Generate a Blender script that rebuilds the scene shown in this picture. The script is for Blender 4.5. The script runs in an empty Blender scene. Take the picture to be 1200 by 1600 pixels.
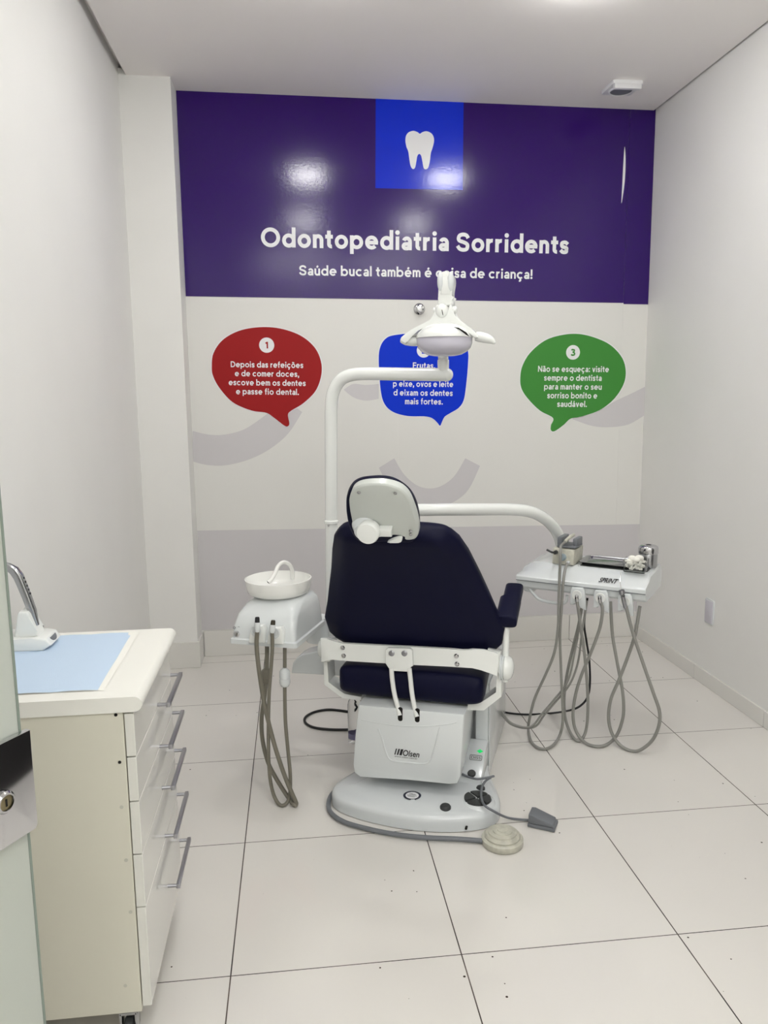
import bpy, bmesh, math, random
from mathutils import Vector, Matrix
random.seed(7)
SC = bpy.context.scene
COL = SC.collection

# ------------------------------------------------------------------ camera
PITCH, YAW, ROLL = 1.4196647093, -0.1137207018, -0.0108820343
CAM = Vector((0.1997381623, -1.8132537806, 1.4648687573))
FPX = 1211.4532
RM = (Matrix.Rotation(YAW, 3, 'Z') @ Matrix.Rotation(PITCH, 3, 'X') @ Matrix.Rotation(ROLL, 3, 'Z'))
cam_data = bpy.data.cameras.new('camera')
cam_data.sensor_fit = 'AUTO'
cam_data.sensor_width = 36.0
cam_data.lens = FPX / 1600.0 * 36.0
cam_data.clip_start = 0.02
cam = bpy.data.objects.new('camera', cam_data)
cam.matrix_world = Matrix.Translation(CAM) @ RM.to_4x4()
COL.objects.link(cam)
SC.camera = cam

# ------------------------------------------------------------------ world, light, exposure
LAMP_STRENGTH = 46.0
REAR_FILL_STRENGTH = 9.6
world = bpy.data.worlds.new('world')
world.use_nodes = True
bg = world.node_tree.nodes['Background']
bg.inputs[0].default_value = (0.9, 0.95, 1.0, 1)
bg.inputs[1].default_value = 0.3
SC.world = world
SC.view_settings.view_transform = 'Standard'
SC.view_settings.look = 'None'
SC.view_settings.gamma = 1.0
SC.view_settings.use_curve_mapping = False
SC.view_settings.exposure = 0.15

# ------------------------------------------------------------------ placing helpers
def ray(u, v):
    return RM @ Vector(((u - 600) / FPX, -(v - 800) / FPX, -1.0))
def at(u, v, x=None, y=None, z=None):
    d = ray(u, v)
    if x is not None: t = (x - CAM.x) / d.x
    elif y is not None: t = (y - CAM.y) / d.y
    else: t = (z - CAM.z) / d.z
    return CAM + d * t
class Frame:
    """a horizontal working frame turned clockwise by deg: a to the right, b away, z up"""
    def __init__(self, deg, a0=0.0):
        t = math.radians(deg)
        self.X = Vector((math.cos(t), -math.sin(t), 0)); self.Y = Vector((math.sin(t), math.cos(t), 0))
        self.a0 = a0; self.deg = deg
    def __call__(self, a, b, z):
        return self.X * (a + self.a0) + self.Y * b + Vector((0, 0, z))
    def on_b(self, u, v, b):
        d = ray(u, v); t = (b - CAM.dot(self.Y)) / d.dot(self.Y); return CAM + d * t
    def on_a(self, u, v, a):
        d = ray(u, v); t = (a + self.a0 - CAM.dot(self.X)) / d.dot(self.X); return CAM + d * t
WF = Frame(0.0)
CF = Frame(22.0, 0.245)     # the chair and the spittoon unit
TF = Frame(37.0)            # the instrument tray

# ------------------------------------------------------------------ materials
def lin(c):
    c = c / 255.0
    return c / 12.92 if c <= 0.04045 else ((c + 0.055) / 1.055) ** 2.4
def rgb(r, g, b):
    return (lin(r), lin(g), lin(b), 1.0)
def mat(name, col, rough=0.5, metal=0.0, spec=0.5, trans=0.0, ior=1.45, bump=0.0, bscale=200.0, coat=0.0, mottle=0.0, mscale=6.0, sub=0.0):
    m = bpy.data.materials.new(name); m.use_nodes = True
    nt = m.node_tree; p = nt.nodes['Principled BSDF']
    p.inputs['Base Color'].default_value = col
    p.inputs['Roughness'].default_value = rough
    p.inputs['Metallic'].default_value = metal
    p.inputs['Specular IOR Level'].default_value = spec
    p.inputs['IOR'].default_value = ior
    p.inputs['Transmission Weight'].default_value = trans
    p.inputs['Coat Weight'].default_value = coat
    p.inputs['Coat Roughness'].default_value = 0.08
    geo = None
    if bump or mottle:
        geo = nt.nodes.new('ShaderNodeTexCoord')
    if bump:
        n = nt.nodes.new('ShaderNodeTexNoise'); n.inputs['Scale'].default_value = bscale; n.inputs['Detail'].default_value = 3
        nt.links.new(geo.outputs['Object'], n.inputs['Vector'])
        b = nt.nodes.new('ShaderNodeBump'); b.inputs['Strength'].default_value = bump; b.inputs['Distance'].default_value = 0.002
        nt.links.new(n.outputs['Fac'], b.inputs['Height']); nt.links.new(b.outputs['Normal'], p.inputs['Normal'])
    if mottle:
        n = nt.nodes.new('ShaderNodeTexNoise'); n.inputs['Scale'].default_value = mscale; n.inputs['Detail'].default_value = 4
        nt.links.new(geo.outputs['Object'], n.inputs['Vector'])
        r = nt.nodes.new('ShaderNodeValToRGB')
        r.color_ramp.elements[0].position = 0.35; r.color_ramp.elements[1].position = 0.7
        c0 = [max(0, c * (1 - mottle)) for c in col[:3]] + [1]
        r.color_ramp.elements[0].color = c0; r.color_ramp.elements[1].color = col
        nt.links.new(n.outputs['Fac'], r.inputs['Fac']); nt.links.new(r.outputs['Color'], p.inputs['Base Color'])
    return m
def emit(name, col, strength):
    m = bpy.data.materials.new(name); m.use_nodes = True
    nt = m.node_tree; p = nt.nodes['Principled BSDF']
    p.inputs['Base Color'].default_value = col
    p.inputs['Emission Color'].default_value = col
    p.inputs['Emission Strength'].default_value = strength
    return m

M = {}
M['wall'] = mat('wall_paint', rgb(236, 235, 232), 0.62, bump=0.08, bscale=260, mottle=0.02, mscale=3)
M['ceiling'] = mat('ceiling_paint', rgb(246, 242, 240), 0.8, bump=0.04, bscale=200)
M['mural'] = mat('mural_vinyl', rgb(228, 227, 223), 0.42, bump=0.05, bscale=320)
M['mural_grey'] = mat('mural_pale_grey', rgb(208, 205, 207), 0.42, bump=0.05, bscale=320)
M['purple'] = mat('purple_vinyl', rgb(46, 9, 102), 0.15, spec=0.45, bump=0.12, bscale=70)
M['bannerblue'] = mat('blue_vinyl', rgb(6, 44, 205), 0.15, spec=0.45, bump=0.12, bscale=70)
M['signwhite'] = mat('white_vinyl', rgb(236, 236, 238), 0.3)
M['red'] = mat('red_vinyl', rgb(155, 28, 30), 0.5, spec=0.2)
M['blue'] = mat('cobalt_vinyl', rgb(0, 50, 204), 0.5, spec=0.2)
M['green'] = mat('green_vinyl', rgb(68, 140, 62), 0.5, spec=0.2)
M['skirting'] = mat('skirting_tile', rgb(226, 224, 219), 0.2)
M['joint'] = mat('dark_joint', rgb(95, 85, 78), 0.8)
M['chairwhite'] = mat('white_enamel', rgb(238, 240, 237), 0.22, coat=0.4)
M['chairgrey'] = mat('pale_grey_plastic', rgb(219, 223, 224), 0.24, coat=0.3)
M['basegrey'] = mat('grey_enamel', rgb(216, 220, 222), 0.2, coat=0.4)
M['navy'] = mat('navy_leatherette', rgb(15, 16, 41), 0.45, spec=0.12, bump=0.06, bscale=350)
M['black'] = mat('black_rubber', rgb(22, 22, 24), 0.5)
M['darkgrey'] = mat('dark_grey_plastic', rgb(62, 64, 64), 0.5)
M['midgrey'] = mat('mid_grey_plastic', rgb(112, 115, 120), 0.45)
M['hose'] = mat('grey_silicone_hose', rgb(142, 141, 136), 0.42)
M['hosedark'] = mat('dark_grey_hose', rgb(122, 118, 106), 0.45)
M['ceramic'] = mat('white_ceramic', rgb(240, 240, 236), 0.12, coat=0.5)
M['chrome'] = mat('chrome', rgb(200, 200, 202), 0.1, metal=1.0)
M['steel'] = mat('brushed_steel', rgb(175, 176, 178), 0.25, metal=1.0)
M['satin'] = mat('satin_aluminium', rgb(165, 165, 170), 0.35, metal=1.0)
M['cabinet'] = mat('cream_laminate', rgb(220, 217, 202), 0.4, mottle=0.02)
M['drawer'] = mat('gloss_white_laminate', rgb(228, 227, 220), 0.14, coat=0.4)
M['worktop'] = mat('white_worktop', rgb(238, 237, 230), 0.35)
M['hole'] = mat('dark_hole', rgb(20, 17, 14), 0.9)
M['paperblue'] = mat('blue_crepe_paper', rgb(196, 215, 236), 0.85, bump=0.3, bscale=500)
M['paperwhite'] = mat('white_crepe_paper', rgb(240, 239, 232), 0.85, bump=0.3, bscale=400)
M['frost'] = mat('frosted_glass', rgb(206, 211, 203), 0.5, trans=0.35, ior=1.45)
M['glassedge'] = mat('green_glass_edge', rgb(138, 150, 140), 0.3, trans=0.2)
M['clear'] = mat('clear_plastic', (0.95, 0.96, 0.96, 1), 0.04, trans=1.0, ior=1.12)
M['lens'] = mat('lilac_polycarbonate', rgb(222, 219, 232), 0.18, trans=0.15, ior=1.35)
M['cotton'] = mat('cotton', rgb(240, 238, 230), 0.95, bump=0.6, bscale=160)
M['wrap'] = mat('creased_film', rgb(214, 217, 218), 0.22, bump=0.9, bscale=28, coat=0.5)
M['ledgreen'] = emit('green_indicator', (0.0, 0.55, 0.12, 1), 0.5)
M['beige'] = mat('dirty_white_plastic', rgb(204, 202, 188), 0.35, mottle=0.25, mscale=40)
M['amber'] = mat('dark_olive_plastic', rgb(58, 52, 38), 0.4)
M['keybrass'] = mat('key_brass', rgb(150, 140, 110), 0.3, metal=1.0)
M['lampface'] = emit('lit_diffuser', (0.985, 0.985, 0.962, 1), LAMP_STRENGTH)
M['fillface_rear'] = emit('rear_fill_diffuser', (0.985, 0.985, 0.962, 1), REAR_FILL_STRENGTH)
M['darkpanel'] = mat('dark_reflection_panel', rgb(26, 24, 26), 0.35)

def floor_material():
    m = bpy.data.materials.new('polished_floor_tile'); m.use_nodes = True
    nt = m.node_tree; N = nt.nodes; L = nt.links; p = N['Principled BSDF']
    tc = N.new('ShaderNodeTexCoord'); sep = N.new('ShaderNodeSeparateXYZ'); L.new(tc.outputs['Object'], sep.inputs[0])
    def math_(op, a, b=None, c=None):
        n = N.new('ShaderNodeMath'); n.operation = op
        for i, x in enumerate((a, b, c)):
            if x is None: continue
            if isinstance(x, (int, float)): n.inputs[i].default_value = x
            else: L.new(x, n.inputs[i])
        return n.outputs[0]
    def dist(ax):
        s = math_('DIVIDE', sep.outputs[ax], 0.6)
        f = math_('FRACT', math_('ADD', s, 100.5))
        return math_('MULTIPLY', math_('ABSOLUTE', math_('SUBTRACT', f, 0.5)), 0.6)
    dx, dy = dist(0), dist(1)
    lx = math_('LESS_THAN', dx, 0.0017); ly = math_('LESS_THAN', dy, 0.0014)
    line = math_('MAXIMUM', lx, ly)
    # dark specks, a few per tile
    SPK = N.new('ShaderNodeSeparateColor')
    vor = N.new('ShaderNodeTexVoronoi'); vor.voronoi_dimensions = '2D'; vor.inputs['Scale'].default_value = 13.0; L.new(tc.outputs['Object'], vor.inputs['Vector'])
    L.new(vor.outputs['Color'], SPK.inputs[0])
    sp = math_('LESS_THAN', vor.outputs['Distance'], math_('MULTIPLY', SPK.outputs[1], 0.045))
    no = N.new('ShaderNodeTexNoise'); no.inputs['Scale'].default_value = 2.3; L.new(tc.outputs['Object'], no.inputs['Vector'])
    gate = math_('GREATER_THAN', no.outputs['Fac'], 0.53)
    sepc = N.new('ShaderNodeSeparateColor'); L.new(vor.outputs['Color'], sepc.inputs[0])
    gate2 = math_('GREATER_THAN', sepc.outputs[0], 0.62)
    speck = math_('MULTIPLY', math_('MULTIPLY', sp, gate), gate2)
    base = N.new('ShaderNodeTexNoise'); base.inputs['Scale'].default_value = 1.6; L.new(tc.outputs['Object'], base.inputs['Vector'])
    ramp = N.new('ShaderNodeValToRGB'); ramp.color_ramp.elements[0].color = rgb(219, 215, 209); ramp.color_ramp.elements[1].color = rgb(227, 224, 219)
    L.new(base.outputs['Fac'], ramp.inputs['Fac'])
    gn = N.new('ShaderNodeTexNoise'); gn.inputs['Scale'].default_value = 5.0; L.new(tc.outputs['Object'], gn.inputs['Vector'])
    gr = N.new('ShaderNodeValToRGB'); gr.color_ramp.elements[0].color = rgb(26, 17, 13); gr.color_ramp.elements[1].color = rgb(100, 88, 80)
    gr.color_ramp.elements[0].position = 0.4; gr.color_ramp.elements[1].position = 0.68
    L.new(gn.outputs['Fac'], gr.inputs['Fac'])
    mx = N.new('ShaderNodeMix'); mx.data_type = 'RGBA'
    L.new(line, mx.inputs['Factor']); L.new(ramp.outputs['Color'], mx.inputs[6]); L.new(gr.outputs['Color'], mx.inputs[7])
    mx2 = N.new('ShaderNodeMix'); mx2.data_type = 'RGBA'
    L.new(speck, mx2.inputs['Factor']); L.new(mx.outputs[2], mx2.inputs[6]); mx2.inputs[7].default_value = rgb(70, 60, 52)
    L.new(mx2.outputs[2], p.inputs['Base Color'])
    rr = math_('MULTIPLY_ADD', line, 0.6, 0.11); L.new(rr, p.inputs['Roughness'])
    b = N.new('ShaderNodeBump'); b.inputs['Strength'].default_value = 0.5; b.inputs['Distance'].default_value = 0.001
    L.new(math_('SUBTRACT', 1.0, line), b.inputs['Height']); L.new(b.outputs['Normal'], p.inputs['Normal'])
    return m
M['floor'] = floor_material()

# ------------------------------------------------------------------ mesh helpers
def NB(): return bmesh.new()
def face(bm, vs):
    try: return bm.faces.new(vs)
    except ValueError: return None
def box(bm, F, a0, a1, b0, b1, z0, z1, bev=0.0, seg=2):
    vs = [bm.verts.new(F(a, b, z)) for z in (z0, z1) for a, b in ((a0, b0), (a1, b0), (a1, b1), (a0, b1))]
    fs = [face(bm, [vs[i] for i in q]) for q in ((3, 2, 1, 0), (4, 5, 6, 7), (0, 1, 5, 4), (1, 2, 6, 5), (2, 3, 7, 6), (3, 0, 4, 7))]
    if bev:
        es = list({e for f in fs for e in f.edges})
        bmesh.ops.bevel(bm, geom=es, offset=bev, segments=seg, profile=0.5, affect='EDGES', clamp_overlap=True)
def prism(bm, pts, vec, bev=0.0, seg=2, front_only=False):
    vec = Vector(vec)
    lo = [bm.verts.new(p) for p in pts]; hi = [bm.verts.new(Vector(p) + vec) for p in pts]
    n = len(pts)
    f0 = face(bm, lo); f1 = face(bm, list(reversed(hi)))
    for i in range(n):
        j = (i + 1) % n
        face(bm, [lo[j], lo[i], hi[i], hi[j]])
    if bev:
        es = list(f0.edges) + ([] if front_only else list(f1.edges))
        bmesh.ops.bevel(bm, geom=es, offset=bev, segments=seg, profile=0.5, affect='EDGES', clamp_overlap=True)
def sheet(bm, pts):
    face(bm, [bm.verts.new(p) for p in pts])
def loft(bm, rings, closed=True, cap0=True, cap1=True):
    vr = [[bm.verts.new(p) for p in r] for r in rings]
    n = len(vr[0])
    for k in range(len(vr) - 1):
        for i in range(n if closed else n - 1):
            j = (i + 1) % n
            face(bm, [vr[k][i], vr[k][j], vr[k + 1][j], vr[k + 1][i]])
    if cap0: face(bm, list(reversed(vr[0])))
    if cap1: face(bm, vr[-1])
def catmull(pts, n=8, closed=False):
    pts = [Vector(p) for p in pts]
    out = []; m = len(pts)
    for i in range(m if closed else m - 1):
        if closed: p0, p1, p2, p3 = pts[(i - 1) % m], pts[i], pts[(i + 1) % m], pts[(i + 2) % m]
        else: p0, p1, p2, p3 = pts[max(i - 1, 0)], pts[i], pts[i + 1], pts[min(i + 2, m - 1)]
        for k in range(n):
            t = k / n
            out.append(0.5 * ((2 * p1) + (p2 - p0) * t + (2 * p0 - 5 * p1 + 4 * p2 - p3) * t * t + (3 * p1 - p0 - 3 * p2 + p3) * t ** 3))
    if not closed: out.append(pts[-1])
    return out
def tube(bm, pts, r, n=12, smooth=8, radii=None, cap=True):
    p = catmull(pts, smooth) if smooth else [Vector(q) for q in pts]
    if radii is None: rs = [r] * len(p)
    else:
        rs = []; m = len(radii) - 1
        for i in range(len(p)):
            x = i / (len(p) - 1) * m; k = min(int(x), m - 1); rs.append(radii[k] + (radii[k + 1] - radii[k]) * (x - k))
    rings = []; nrm = None
    for i, q in enumerate(p):
        t = (p[min(i + 1, len(p) - 1)] - p[max(i - 1, 0)]).normalized()
        if nrm is None:
            nrm = t.orthogonal().normalized()
        nrm = (nrm - t * nrm.dot(t)).normalized(); bi = t.cross(nrm)
        rings.append([q + (nrm * math.cos(2 * math.pi * k / n) + bi * math.sin(2 * math.pi * k / n)) * rs[i] for k in range(n)])
    loft(bm, rings, cap0=cap, cap1=cap)
def lathe(bm, c, axis, prof, n=32, cap0=True, cap1=True):
    """prof: (radius, height along axis) pairs"""
    ax = Vector(axis).normalized(); u = ax.orthogonal().normalized(); w = ax.cross(u); c = Vector(c)
    rings = [[c + ax * h + (u * math.cos(2 * math.pi * k / n) + w * math.sin(2 * math.pi * k / n)) * max(r, 1e-5) for k in range(n)] for r, h in prof]
    loft(bm, rings, cap0=cap0, cap1=cap1)
def cyl(bm, p0, p1, r, n=20, r1=None):
    p0, p1 = Vector(p0), Vector(p1); L = (p1 - p0).length
    lathe(bm, p0, p1 - p0, [(r, 0), (r if r1 is None else r1, L)], n)
def dome(bm, c, X, Y, Z, rx, ry, rz, n=28, m=8, full=False):
    """half ellipsoid bulging along Z (full: whole)"""
    c = Vector(c); rings = []
    lo = -m if full else 0
    for k in range(lo, m + 1):
        t = k / m * math.pi / 2 * 0.985
        rings.append([c + X * rx * math.cos(t) * math.cos(2 * math.pi * i / n) + Y * ry * math.cos(t) * math.sin(2 * math.pi * i / n) + Z * rz * math.sin(t) for i in range(n)])
    loft(bm, rings)
def superring(c, U, V, hu, hv, e=4.0, n=36):
    out = []
    for k in range(n):
        t = 2 * math.pi * k / n; cs, sn = math.cos(t), math.sin(t)
        out.append(c + U * hu * math.copysign(abs(cs) ** (2 / e), cs) + V * hv * math.copysign(abs(sn) ** (2 / e), sn))
    return out
def rrect(w, h, r, n=5):
    """rounded rectangle outline, centred, as 2-D points"""
    out = []
    for cx, cy, a in ((w / 2 - r, h / 2 - r, 0), (-w / 2 + r, h / 2 - r, 90), (-w / 2 + r, -h / 2 + r, 180), (w / 2 - r, -h / 2 + r, 270)):
        for k in range(n + 1):
            t = math.radians(a + 90 * k / n); out.append((cx + r * math.cos(t), cy + r * math.sin(t)))
    return out
def finish(name, bm, m, parent=None, smooth=38):
    bmesh.ops.remove_doubles(bm, verts=bm.verts, dist=1e-6)
    bmesh.ops.recalc_face_normals(bm, faces=bm.faces)
    if parent is not None: bm.transform(parent.matrix_world.inverted())
    me = bpy.data.meshes.new(name); bm.to_mesh(me); bm.free()
    for f in me.polygons: f.use_smooth = bool(smooth)
    if smooth: me.set_sharp_from_angle(angle=math.radians(smooth))
    if m is not None: me.materials.append(M[m] if isinstance(m, str) else m)
    o = bpy.data.objects.new(name, me); COL.objects.link(o)
    if parent is not None:
        o.parent = parent; o.matrix_world = parent.matrix_world.copy()
        # identity in parent space
        o.matrix_parent_inverse = Matrix.Identity(4); o.matrix_basis = Matrix.Identity(4)
    return o
def tag(o, label, cat, group=None):
    o['label'] = label; o['category'] = cat
    if group: o['group'] = group
    return o
def thing(name, loc, deg, label, cat, group=None):
    o = bpy.data.objects.new(name, None); o.empty_display_size = 0.05
    o.matrix_world = Matrix.Translation(Vector(loc)) @ Matrix.Rotation(-math.radians(deg), 4, 'Z')
    COL.objects.link(o); tag(o, label, cat, group)
    bpy.context.view_layer.update()
    return o
def struct(o): o['kind'] = 'structure'; return o
def solo(name, bm, m, loc, label, cat, group=None, smooth=38):
    """a thing that is one mesh, with its origin at loc"""
    bmesh.ops.translate(bm, verts=bm.verts, vec=-Vector(loc))
    o = finish(name, bm, m, None, smooth); o.location = Vector(loc); tag(o, label, cat, group)
    return o
def reparent_world(o):
    bpy.context.view_layer.update(); return o

# ------------------------------------------------------------------ the room
XL, XR, YB, YF = -0.60, 2.219, 2.519, -3.4
XP, YP = -0.353, 2.34           # pillar in the left corner
def ceil_z(x): return 2.996 + 0.0088 * (0.93 - x)
bm = NB(); box(bm, WF, XL - 0.15, XR + 0.15, YF - 0.15, YB + 0.15, -0.1, 0); struct(finish('floor', bm, 'floor', smooth=0))
bm = NB(); box(bm, WF, XL - 0.12, XL, YF, YB + 0.12, 0, 3.12); struct(finish('wall_left', bm, 'wall', smooth=0))
bm = NB(); box(bm, WF, XR, XR + 0.12, YF, YB + 0.12, 0, 3.12); struct(finish('wall_right', bm, 'wall', smooth=0))
bm = NB(); box(bm, WF, XL - 0.12, XR + 0.12, YB, YB + 0.12, 0, 3.12); struct(finish('wall_back', bm, 'wall', smooth=0))
bm = NB(); box(bm, WF, XL - 0.12, XR + 0.12, YF - 0.12, YF, 0, 3.12); struct(finish('wall_front', bm, 'wall', smooth=0))
bm = NB(); box(bm, WF, XL, XP, YP, YB, 0, 3.04); struct(finish('wall_pillar', bm, 'wall', smooth=0))
# suspended ceiling with a shadow gap along both side walls
bm = NB()
x0, x1 = XL + 0.035, XR - 0.012
vs = []
for z in (0, 0.03):
    for x, y in ((x0, YF), (x1, YF), (x1, YB), (x0, YB)): vs.append(bm.verts.new((x, y, ceil_z(x) + z)))
for q in ((0, 1, 2, 3), (7, 6, 5, 4), (0, 4, 5, 1), (1, 5, 6, 2), (2, 6, 7, 3), (3, 7, 4, 0)): face(bm, [vs[i] for i in q])
struct(finish('ceiling', bm, 'ceiling', smooth=0))
bm = NB(); box(bm, WF, XL, XR, YF, YB, 3.06, 3.12); struct(finish('ceiling_slab', bm, 'ceiling', smooth=0))
# skirting tiles
def skirting(name, runs):
    bm = NB()
    for a0, a1, b0, b1, h in runs: box(bm, WF, a0, a1, b0, b1, 0.0005, h, 0.0012, 1)
    struct(finish(name, bm, 'skirting', smooth=0))
g = 0.0016
ys = [YB - 0.012, 2.4, 1.8, 1.2, 0.68]
skirting('baseboard_right', [(XR - 0.010, XR, ys[i + 1] + g, ys[i] - g, 0.076) for i in range(len(ys) - 1)])
xs = [XP + 0.012, 0.0, 0.6, 1.2, 1.8, XR - 0.011]
skirting('baseboard_back', [(xs[i] + g, xs[i + 1] - g, YB - 0.011, YB, 0.150) for i in range(len(xs) - 1)])
skirting('baseboard_pillar', [(XL + 0.012, XP + 0.010, YP - 0.011, YP, 0.146), (XP, XP + 0.010, YP + 0.001, YB - 0.012, 0.146)])
ys = [YP - 0.012, 1.8, 1.2, 0.6, 0.0, -0.6, -1.2, -1.5]
skirting('baseboard_left', [(XL, XL + 0.010, ys[i + 1] + g, ys[i] - g, 0.10) for i in range(len(ys) - 1)])
# added dark panel on the right wall, unseen, to darken the lock plate's reflection
bm = NB(); box(bm, WF, XR - 0.03, XR - 0.001, -1.25, 0.60, 0.001, 2.1, 0.004, 1); d1 = struct(finish('added_dark_panel', bm, 'darkpanel', smooth=0))
bm = NB(); box(bm, WF, XR - 0.045, XR - 0.001, -1.32, -1.25, 0.001, 2.16); box(bm, WF, XR - 0.045, XR - 0.001, 0.60, 0.67, 0.001, 2.16); box(bm, WF, XR - 0.045, XR - 0.001, -1.32, 0.67, 2.1, 2.17)
struct(finish('dark_panel_trim', bm, 'wall', smooth=0))

# ceiling lights: two rows of two above and in front of the chair
def lamp(x, y, label, w=0.25, m='lampface', drop=0.045):
    z = ceil_z(x)
    t = thing('ceiling_light', (x, y, z - 0.012), 0, label, 'ceiling light', 'square ceiling lights')
    bm = NB()
    o = [Vector((x + dx, y + dy, z - 0.0005)) for dx, dy in rrect(w, w, 0.01)]
    i = [Vector((x + dx, y + dy, z - 0.0005)) for dx, dy in rrect(w - 0.05, w - 0.05, 0.005)]
    o2 = [p + Vector((0, 0, -0.011)) for p in o]; i2 = [p + Vector((0, 0, -0.011)) for p in i]
    loft(bm, [o, o2, i2, i, o], cap0=False, cap1=False); finish('frame', bm, 'signwhite', t)
    bm = NB(); prism(bm, [p + Vector((0, 0, -0.002)) for p in i], (0, 0, -drop), 0.008, 3); finish('diffuser', bm, m, t)
lamp(0.34, 1.12, 'square ceiling light over the chair, on the left of the row nearer the purple wall')
lamp(1.32, 1.14, 'square ceiling light over the chair, on the right of the row nearer the purple wall')
lamp(0.34, -0.30, 'square ceiling light in the row farther from the purple wall, on the drawer cabinet side')
lamp(1.32, -0.33, 'square ceiling light in the row farther from the purple wall, on the right wall side')

lamp(0.30, -2.55, 'added square ceiling fill light behind the viewer, on the glass door side', 0.92, 'fillface_rear', 0.02)  # added pair of unseen fill panels, brightening the sides that face the camera
lamp(1.36, -2.55, 'added square ceiling fill light behind the viewer, on the right wall side', 0.92, 'fillface_rear', 0.02)

# ------------------------------------------------------------------ wall graphics
def wp(u, v, off=0.0): return at(u, v, y=YB - off)
def strokes_of(ch, w):
    """centre-line strokes of one geometric sans letter; x-height .5, cap height .7; returns (strokes, left, right)"""
    X, CAP, ASC, DSC = 0.5, 0.7, 0.735, -0.19
    h = w / 2; r = (X - w) / 2 * 1.03; cy = X / 2; S = []
    def arc(cx, cy_, rx, ry, a0, a1, n=22):
        return [(cx + rx * math.cos(math.radians(a0 + (a1 - a0) * k / n)), cy_ + ry * math.sin(math.radians(a0 + (a1 - a0) * k / n))) for k in range(n + 1)]
    def spl(pts): return [(p.x, p.y) for p in catmull([(x, y, 0) for x, y in pts], 8)]
    def ring(cx, cy_, rx, ry): return arc(cx, cy_, rx, ry, 0, 360, 36)
    def dot(cx, cy_, rr): return ('dot', cx, cy_, rr)
    acc = {'ú': ('u', 'a'), 'é': ('e', 'a'), 'á': ('a', 'a'), 'ã': ('a', 't'), 'õ': ('o', 't'), 'ç': ('c', 'c')}
    if ch in acc:
        b, k = acc[ch]; S, R = strokes_of(b, w); S = list(S); m = R / 2
        if k == 'a': S.append([(m - 0.03, X + 0.06), (m + 0.06, X + 0.19)])
        if k == 't': S.append(spl([(m - 0.12, X + 0.09), (m - 0.06, X + 0.145), (m + 0.04, X + 0.10), (m + 0.11, X + 0.15)]))
        if k == 'c': S.append(spl([(m + 0.01, -0.01), (m + 0.05, -0.09), (m + 0.0, -0.15), (m - 0.07, -0.14)]))
        return S, R
    cx = h + r
    if ch == 'o': return [ring(cx, cy, r, X / 2 - h + .01)], 2 * cx
    if ch == 'O': R = CAP / 2 - h + .012; return [ring(h + R, CAP / 2, R, R)], 2 * (h + R)
    if ch == 'd': return [ring(cx, cy, r, X / 2 - h + .01), [(cx + r, 0), (cx + r, ASC)]], 2 * cx
    if ch == 'b': return [ring(cx, cy, r, X / 2 - h + .01), [(h, 0), (h, ASC)]], 2 * cx
    if ch == 'p': return [ring(cx, cy, r, X / 2 - h + .01), [(h, DSC), (h, X)]], 2 * cx
    if ch == 'q': return [ring(cx, cy, r, X / 2 - h + .01), [(cx + r, DSC), (cx + r, X)]], 2 * cx
    if ch == 'e': return [arc(cx, cy, r, X / 2 - h + .01, 0, 318), [(h, cy), (cx + r + h * .9, cy)]], 2 * cx
    if ch == 'c': return [arc(cx, cy, r, X / 2 - h + .01, 44, 316)], 2 * cx - .04
    if ch == 'a':
        W = 0.40; xr = W - h
        return [[(xr, 0), (xr, X * .62)], arc(xr - .125, X * .62, .125, X * .38 - h + .01, 0, 160), arc(h + .10, .145, .10, .145 - h + .01, 90, 270), [(h + .10, .29 - h + .01), (xr, .29 - h + .01)],
                spl([(h + .10, h - .01), (h + .17, h + .0), (xr - .02, h + .06), (xr, .2)])], W
    if ch in 'nhm':
        W = 0.20 if ch == 'n' else 0.175; rr = W - h
        top = X - h + .01; S = [[(h, 0), (h, X)]]
        S.append(arc(h + rr, top - rr * 1.05, rr, rr * 1.05, 180, 0) + [(h + 2 * rr, 0)])
        if ch == 'm':
            S.append(arc(h + 3 * rr, top - rr * 1.05, rr, rr * 1.05, 180, 0) + [(h + 4 * rr, 0)]); return S, 4 * rr + w
        return S, 2 * rr + w
    if ch == 'u':
        rr = 0.20 - h; bt = h - .01
        return [[(h, X), (h, bt + rr)] + arc(h + rr, bt + rr, rr, rr, 180, 360)[1:], [(h + 2 * rr, 0), (h + 2 * rr, X)]], 2 * rr + w
    if ch == 'r':
        return [[(h, 0), (h, X)], arc(h + .17, X - h - .155, .17, .16, 180, 82)], h + .22
    if ch == 't':
        return [[(.14, X + .15), (.14, .15)] + arc(.14 + .10, .15, .10, .15 - h, 180, 278)[1:], [(0.0, X - h), (.29, X - h)]], .29
    if ch == 'f':
        return [[(.12, 0), (.12, .58)] + arc(.12 + .11, .58, .11, ASC - .58 - h + .01, 180, 82)[1:], [(0.0, X - h), (.27, X - h)]], .27
    if ch == 'i': return [[(h + .02, 0), (h + .02, X)], dot(h + .02, X + .145, w * .62)], w + .04
    if ch == 'l': return [[(h, 0), (h, ASC)]], w
    if ch == 'v': return [[(h * .9, X), (.205, 0)], [(.205, 0), (.41 - h * .9, X)]], .41
    if ch == 'x': return [[(h, 0), (.40 - h, X)], [(h, X), (.40 - h, 0)]], .40
    if ch == 's':
        t, b = X - h + .01, h - .01
        return [spl([(.325, t - .075), (.25, t - .012), (.175, t), (.09, t - .03), (h + .005, t - .1), (.10, X / 2 + .03), (.19, X / 2), (.28, X / 2 - .035), (.345 - h + .0, b + .1), (.27, b + .02), (.18, b), (.10, b + .018), (.035, b + .085)])], .36
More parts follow.
